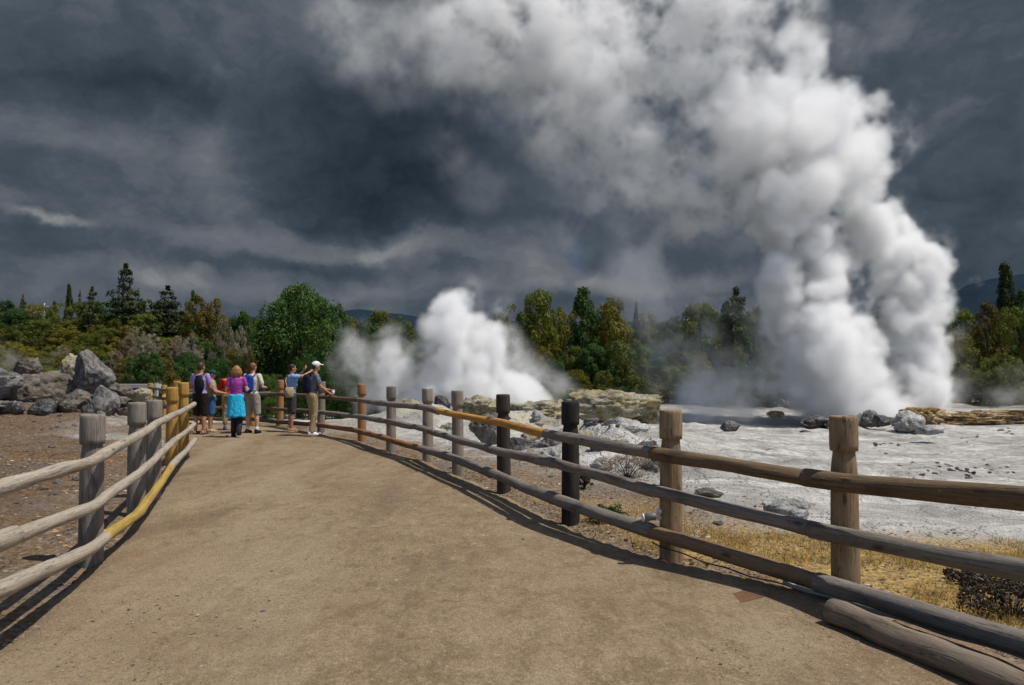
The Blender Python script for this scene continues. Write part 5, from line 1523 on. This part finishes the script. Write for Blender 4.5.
# right, farther jet, fanning out to the right
fill([(416, 900, 938, 2), (385, 886, 944, 2), (350, 878, 952, 2), (310, 868, 960, 1.8), (275, 862, 960, 1.6), (256, 860, 954, 1.5), (243, 850, 922, 1.5), (222, 846, 912, 1.5), (203, 848, 896, 1.5)], 150, 10, 24, 2.1, .6, .3, 12)
col([(922, 385, 22, 2), (918, 340, 30, 2), (916, 295, 36, 1.8), (904, 252, 28, 1.6)], 1.7, .8, .1)
# head of the plume, bright
fill([(205, 748, 866, .2), (180, 740, 894, .4), (150, 712, 888, .4), (125, 694, 888, .5), (100, 694, 880, .6), (82, 706, 790, .6)], 120, 14, 30, 1.35, .8, .36, 13)
col([(884, 94, 14, 1), (872, 104, 17, 1), (848, 114, 20, .8), (868, 140, 22, .8), (880, 172, 16, .8)], 1.6, .7, .2)
col([(840, 165, 36, .4), (800, 150, 42, .2), (756, 130, 38, .2)], 1.0, 1.0, .2)
# round head at the top
fill([(28, 740, 815, 1.6), (55, 768, 836, 1.6), (84, 772, 818, 1.6)], 30, 13, 22, 1.0, .8, .3, 14)
# loose veil round the jets, torn by the wind
col([(790, 380, 34, -1), (775, 340, 34, -.5), (765, 300, 34, 0), (755, 260, 36, 0), (745, 215, 40, 0), (880, 200, 36, 1), (925, 240, 30, 1.5), (945, 300, 28, 1.5), (944, 350, 24, 2), (860, 300, 40, .6), (860, 240, 40, .6), (890, 130, 34, 1), (700, 160, 50, .5), (690, 90, 44, .5), (830, 60, 34, 1.5)], .42, .9, .7)
# grey drifting part
col([(720, 35, 60, 1), (670, 60, 72, 2), (640, 15, 70, 2), (700, 120, 52, 1), (590, 50, 74, 3), (560, -10, 70, 3), (640, 120, 60, 2), (596, 118, 52, 3), (520, 60, 60, 4), (480, 30, 52, 4), (690, 175, 44, 1), (650, 180, 42, 2), (452, 70, 32, 4), (740, 190, 36, .6), (770, 5, 50, 1.6), (690, -10, 70, 2), (520, 0, 60, 4), (620, 70, 60, 2), (660, 140, 60, 1.5), (610, 190, 46, 2), (700, 215, 46, 1), (560, 120, 46, 3)], .72, .9, .55)
# torn wisps
col([(612, 170, 40, 3), (592, 205, 32, 3), (612, 235, 30, 3), (640, 235, 34, 2), (660, 270, 34, 2), (690, 240, 44, 1), (700, 290, 44, 1), (676, 330, 40, 1), (700, 350, 44, 1), (735, 300, 40, 0), (660, 372, 36, 0), (700, 392, 36, -1), (745, 388, 40, -1), (780, 395, 36, -1), (640, 395, 26, 0), (715, 220, 50, 1), (480, 110, 34, 4), (530, 130, 40, 4), (560, 160, 40, 4), (640, 270, 44, 2), (580, 230, 44, 3), (690, 200, 60, 1), (730, 250, 50, .5), (700, 320, 40, .5), (670, 300, 44, 1)], .22, .9, .8)
col([(430, 30, 60, 5), (400, 70, 50, 5), (370, 20, 60, 5), (340, 40, 50, 5), (460, 90, 50, 5), (330, 0, 50, 5), (450, 150, 40, 5), (480, 190, 40, 5), (470, 0, 60, 5)], .075, .9, .8)
col([(800, 405, 30, -2), (832, 411, 26, -2.6), (770, 400, 36, -1.5), (860, 412, 22, -2.4), (740, 405, 34, -1.5), (700, 408, 34, -1)], .30, .9, .6)
col([(965, 385, 30, 2), (990, 395, 26, 0), (1016, 385, 26, -1), (955, 340, 24, 2), (950, 400, 24, 1)], .09, .9, .6)
sm1 = steam_mat('geyser_steam', 1.0, 0.0)
steam('steam_plume', 'huge white geyser plume rising from the rocks and drifting left into the clouds', 270, 1050, -40, 416, 46, 7.0, 0.132, S, 1000, sm1, -1.55)
S = []
fill([(412, 400, 562, -.2), (400, 400, 562, -.2), (388, 416, 546, -.1), (376, 426, 520, 0), (362, 416, 508, 0), (350, 410, 518, 0), (336, 414, 516, 0), (326, 416, 500, 0), (320, 418, 474, 0), (312, 424, 470, 0), (304, 438, 468, 0)], 170, 8, 18, 2.6, .62, .3, 21, .62)
col([(450, 385, 24), (490, 392, 22), (455, 350, 28), (446, 332, 18), (496, 348, 18), (470, 335, 22), (456, 302, 9), (460, 296, 6), (526, 396, 14)], 2.8, .8, .1)
fill([(408, 372, 432, .4), (385, 362, 426, .4), (366, 364, 412, .4), (352, 372, 398, .4)], 50, 8, 17, 1.1, .7, .3, 22, .5)
col([(386, 376, 26, .4), (398, 366, 24, .4), (372, 388, 24, .5), (410, 385, 22, .2), (380, 345, 15, .6), (376, 330, 12, .6)], .95, .95, .45)
col([(352, 350, 24, .8), (348, 330, 20, .8), (362, 368, 26, .6), (378, 330, 20, .6), (385, 360, 30, .5), (410, 345, 22, .3), (520, 350, 26, .2), (540, 370, 24, 0), (470, 300, 22, .2), (340, 375, 20, .8), (420, 400, 30, 0), (580, 402, 24, 0), (520, 372, 26, 0), (610, 405, 22, 0), (560, 385, 22), (500, 310, 18, .5)], .42, .9, .6)
sm2 = steam_mat('vent_steam', 1.0, 0.0)
steam('steam_plume', 'small dense white steam plume rising behind the grey fence posts', 318, 650, 268, 425, 29, 2.3, 0.075, S, 2000, sm2, -0.6)
S = []
col([(14, 362, 20), (0, 355, 24), (30, 368, 14), (-20, 350, 26), (8, 345, 16)], .35, .9, .6)
steam('steam_wisp', 'thin wisp of steam behind the small brown rock at the left edge', -60, 60, 310, 392, 27.5, 1.4, 0.11, S, 3000, sm2, 0.6)

# ------------------------------------------------------------------ daylight, storm clouds, camera
SUN_DIR = Vector((0.47, -0.13, 1.0)).normalized()      # from the ground towards the sun
sun = bpy.data.lights.new('sun', 'SUN'); sun.energy = 4.6; sun.angle = rad(0.53); sun.color = (1.0, 0.955, 0.89)
so = bpy.data.objects.new('sun', sun); COL.objects.link(so)
so.rotation_euler = (-SUN_DIR).to_track_quat('-Z', 'Y').to_euler(); so.location = (20, -10, 60)
w = bpy.data.worlds.new('World'); C.world = w; w.use_nodes = True
nt = w.node_tree; nt.nodes.clear()
out = nd(nt, 'ShaderNodeOutputWorld'); bg = nd(nt, 'ShaderNodeBackground'); bg.inputs['Strength'].default_value = 0.10
sky = nd(nt, 'ShaderNodeTexSky', sky_type='NISHITA'); sky.sun_disc = False
sky.sun_elevation = math.asin(SUN_DIR.z); sky.sun_rotation = math.atan2(SUN_DIR.x, SUN_DIR.y)
tc = nd(nt, 'ShaderNodeTexCoord'); dirv = tc.outputs['Generated']
sep = nd(nt, 'ShaderNodeSeparateXYZ'); nt.links.new(dirv, sep.inputs[0])
# cloud banks: noise over the directions, pressed flat so that the banks lie level
wn = nd(nt, 'ShaderNodeTexNoise'); wn.inputs['Scale'].default_value = 4.0; wn.inputs['Detail'].default_value = 7; wn.inputs['Roughness'].default_value = 0.6; nt.links.new(mapping(nt, dirv, (1, 1, 1.3)), wn.inputs['Vector'])
ws = nd(nt, 'ShaderNodeVectorMath', operation='MULTIPLY_ADD'); nt.links.new(wn.outputs['Color'], ws.inputs[0]); ws.inputs[1].default_value = (0.16, 0.16, 0.13); ws.inputs[2].default_value = (-0.08, -0.08, -0.065)
wa = nd(nt, 'ShaderNodeVectorMath', operation='ADD'); nt.links.new(dirv, wa.inputs[0]); nt.links.new(ws.outputs[0], wa.inputs[1])
flatv = mapping(nt, wa.outputs[0], (1, 1, 1.55))
cn = noise_node(nt, flatv, 4.2, 9, 0.60, 0.0)
cf = noise_node(nt, flatv, 12.0, 8, 0.64, 0.0)
lump = math_node(nt, 'ABSOLUTE', math_node(nt, 'SUBTRACT', noise_node(nt, flatv, 8.5, 6, 0.55, 0.0), 0.5))
acc = math_node(nt, 'MULTIPLY', math_node(nt, 'SUBTRACT', cn, 0.5), 0.42)
acc = math_node(nt, 'ADD', acc, math_node(nt, 'MULTIPLY', math_node(nt, 'SUBTRACT', cf, 0.5), 0.30))
acc = math_node(nt, 'ADD', acc, math_node(nt, 'MULTIPLY', math_node(nt, 'SUBTRACT', lump, 0.08), 0.55))
frz = noise_node(nt, flatv, 26.0, 7, 0.66, 0.0)
acc = math_node(nt, 'ADD', acc, math_node(nt, 'MULTIPLY', math_node(nt, 'SUBTRACT', frz, 0.5), 0.08))
acc = math_node(nt, 'ADD', acc, 0.40)
def mass(px, py, rx, ry, amt):
    """cloud mass round the direction of picture point px, py; flattened ellipse; added brightness amt"""
    global acc
    d = (P(px, py, 100) - Vector((0, 0, EYE))).normalized()
    s = nd(nt, 'ShaderNodeVectorMath', operation='SUBTRACT'); nt.links.new(wa.outputs[0], s.inputs[0]); s.inputs[1].default_value = d
    k = nd(nt, 'ShaderNodeVectorMath', operation='MULTIPLY'); nt.links.new(s.outputs[0], k.inputs[0]); k.inputs[1].default_value = (F / rx, F / max(rx, ry), F / ry)
    l = nd(nt, 'ShaderNodeVectorMath', operation='LENGTH'); nt.links.new(k.outputs[0], l.inputs[0])
    acc = math_node(nt, 'ADD', acc, maprange(nt, l.outputs['Value'], 1.5, 0.2, 0.0, amt))
for q in [(370, 150, 120, 90, -.24), (400, 205, 70, 34, -.14), (500, 180, 80, 60, -.12), (90, 70, 150, 40, -.14), (150, 82, 70, 18, -.08), (60, 30, 40, 24, .08), (180, 20, 120, 34, .0), (80, 118, 130, 26, .12), (130, 150, 80, 40, .05), (225, 160, 30, 80, .09), (60, 200, 90, 22, .02),
          (300, 240, 150, 16, .16), (330, 261, 120, 9, -.14), (170, 275, 60, 12, .16), (60, 262, 110, 26, -.06), (46, 224, 26, 6, .30), (470, 250, 160, 16, .08), (250, 288, 200, 10, .10), (380, 30, 90, 40, .12), (960, 130, 110, 150, -.06), (880, 20, 60, 26, .14), (1000, 40, 60, 40, .06), (930, 250, 120, 60, -.10), (590, 285, 120, 14, .26), (520, 268, 50, 10, .16), (640, 250, 120, 40, -.04), (420, 272, 60, 8, -.08)]:
    mass(*q)
cc = ramp(nt, acc, [(0.0, (0.0155, 0.0245, 0.036)), (0.18, (0.034, 0.0485, 0.067)), (0.34, (0.062, 0.0815, 0.106)), (0.54, (0.138, 0.152, 0.172)), (0.72, (0.26, 0.27, 0.28)), (1.0, (0.55, 0.55, 0.54))])
# a few blue gaps low over the trees
gap = nd(nt, 'ShaderNodeVectorMath', operation='DISTANCE'); nt.links.new(wa.outputs[0], gap.inputs[0]); gap.inputs[1].default_value = (P(560, 257, 100) - Vector((0, 0, EYE))).normalized()
hole = maprange(nt, gap.outputs['Value'], 0.032, 0.008)
cc = mixc(nt, math_node(nt, 'MULTIPLY', hole, 0.6), cc, (0.045, 0.105, 0.20))
sc_ = nd(nt, 'ShaderNodeVectorMath', operation='SCALE'); nt.links.new(cc, sc_.inputs[0]); sc_.inputs['Scale'].default_value = 10.0
# the storm bank stands ahead; overhead and behind the sky is open
front = maprange(nt, sep.outputs[1], 0.10, 0.55)
fin_ = mixc(nt, front, sky.outputs[0], sc_.outputs[0])
nt.links.new(fin_, bg.inputs['Color']); nt.links.new(bg.outputs[0], out.inputs['Surface'])

cam = bpy.data.cameras.new('camera'); co = bpy.data.objects.new('camera', cam); COL.objects.link(co); C.camera = co
co.location = (0, 0, EYE); co.rotation_euler = (rad(90) + PITCH, 0, 0)
cam.lens = 27.0; cam.sensor_width = 36.0; cam.clip_start = 0.05; cam.clip_end = 6000
C.view_settings.view_transform = 'Standard'; C.view_settings.look = 'None'; C.view_settings.gamma = 1.0; C.view_settings.exposure = 0.0
C.view_settings.use_curve_mapping = False
C.cycles.use_denoising = True
C.cycles.use_adaptive_sampling = True; C.cycles.adaptive_threshold = 0.03
C.cycles.max_bounces = 10; C.cycles.diffuse_bounces = 3; C.cycles.volume_bounces = 6; C.cycles.transmission_bounces = 4; C.cycles.transparent_max_bounces = 8
C.cycles.volume_step_rate = 1.6; C.cycles.volume_max_steps = 512
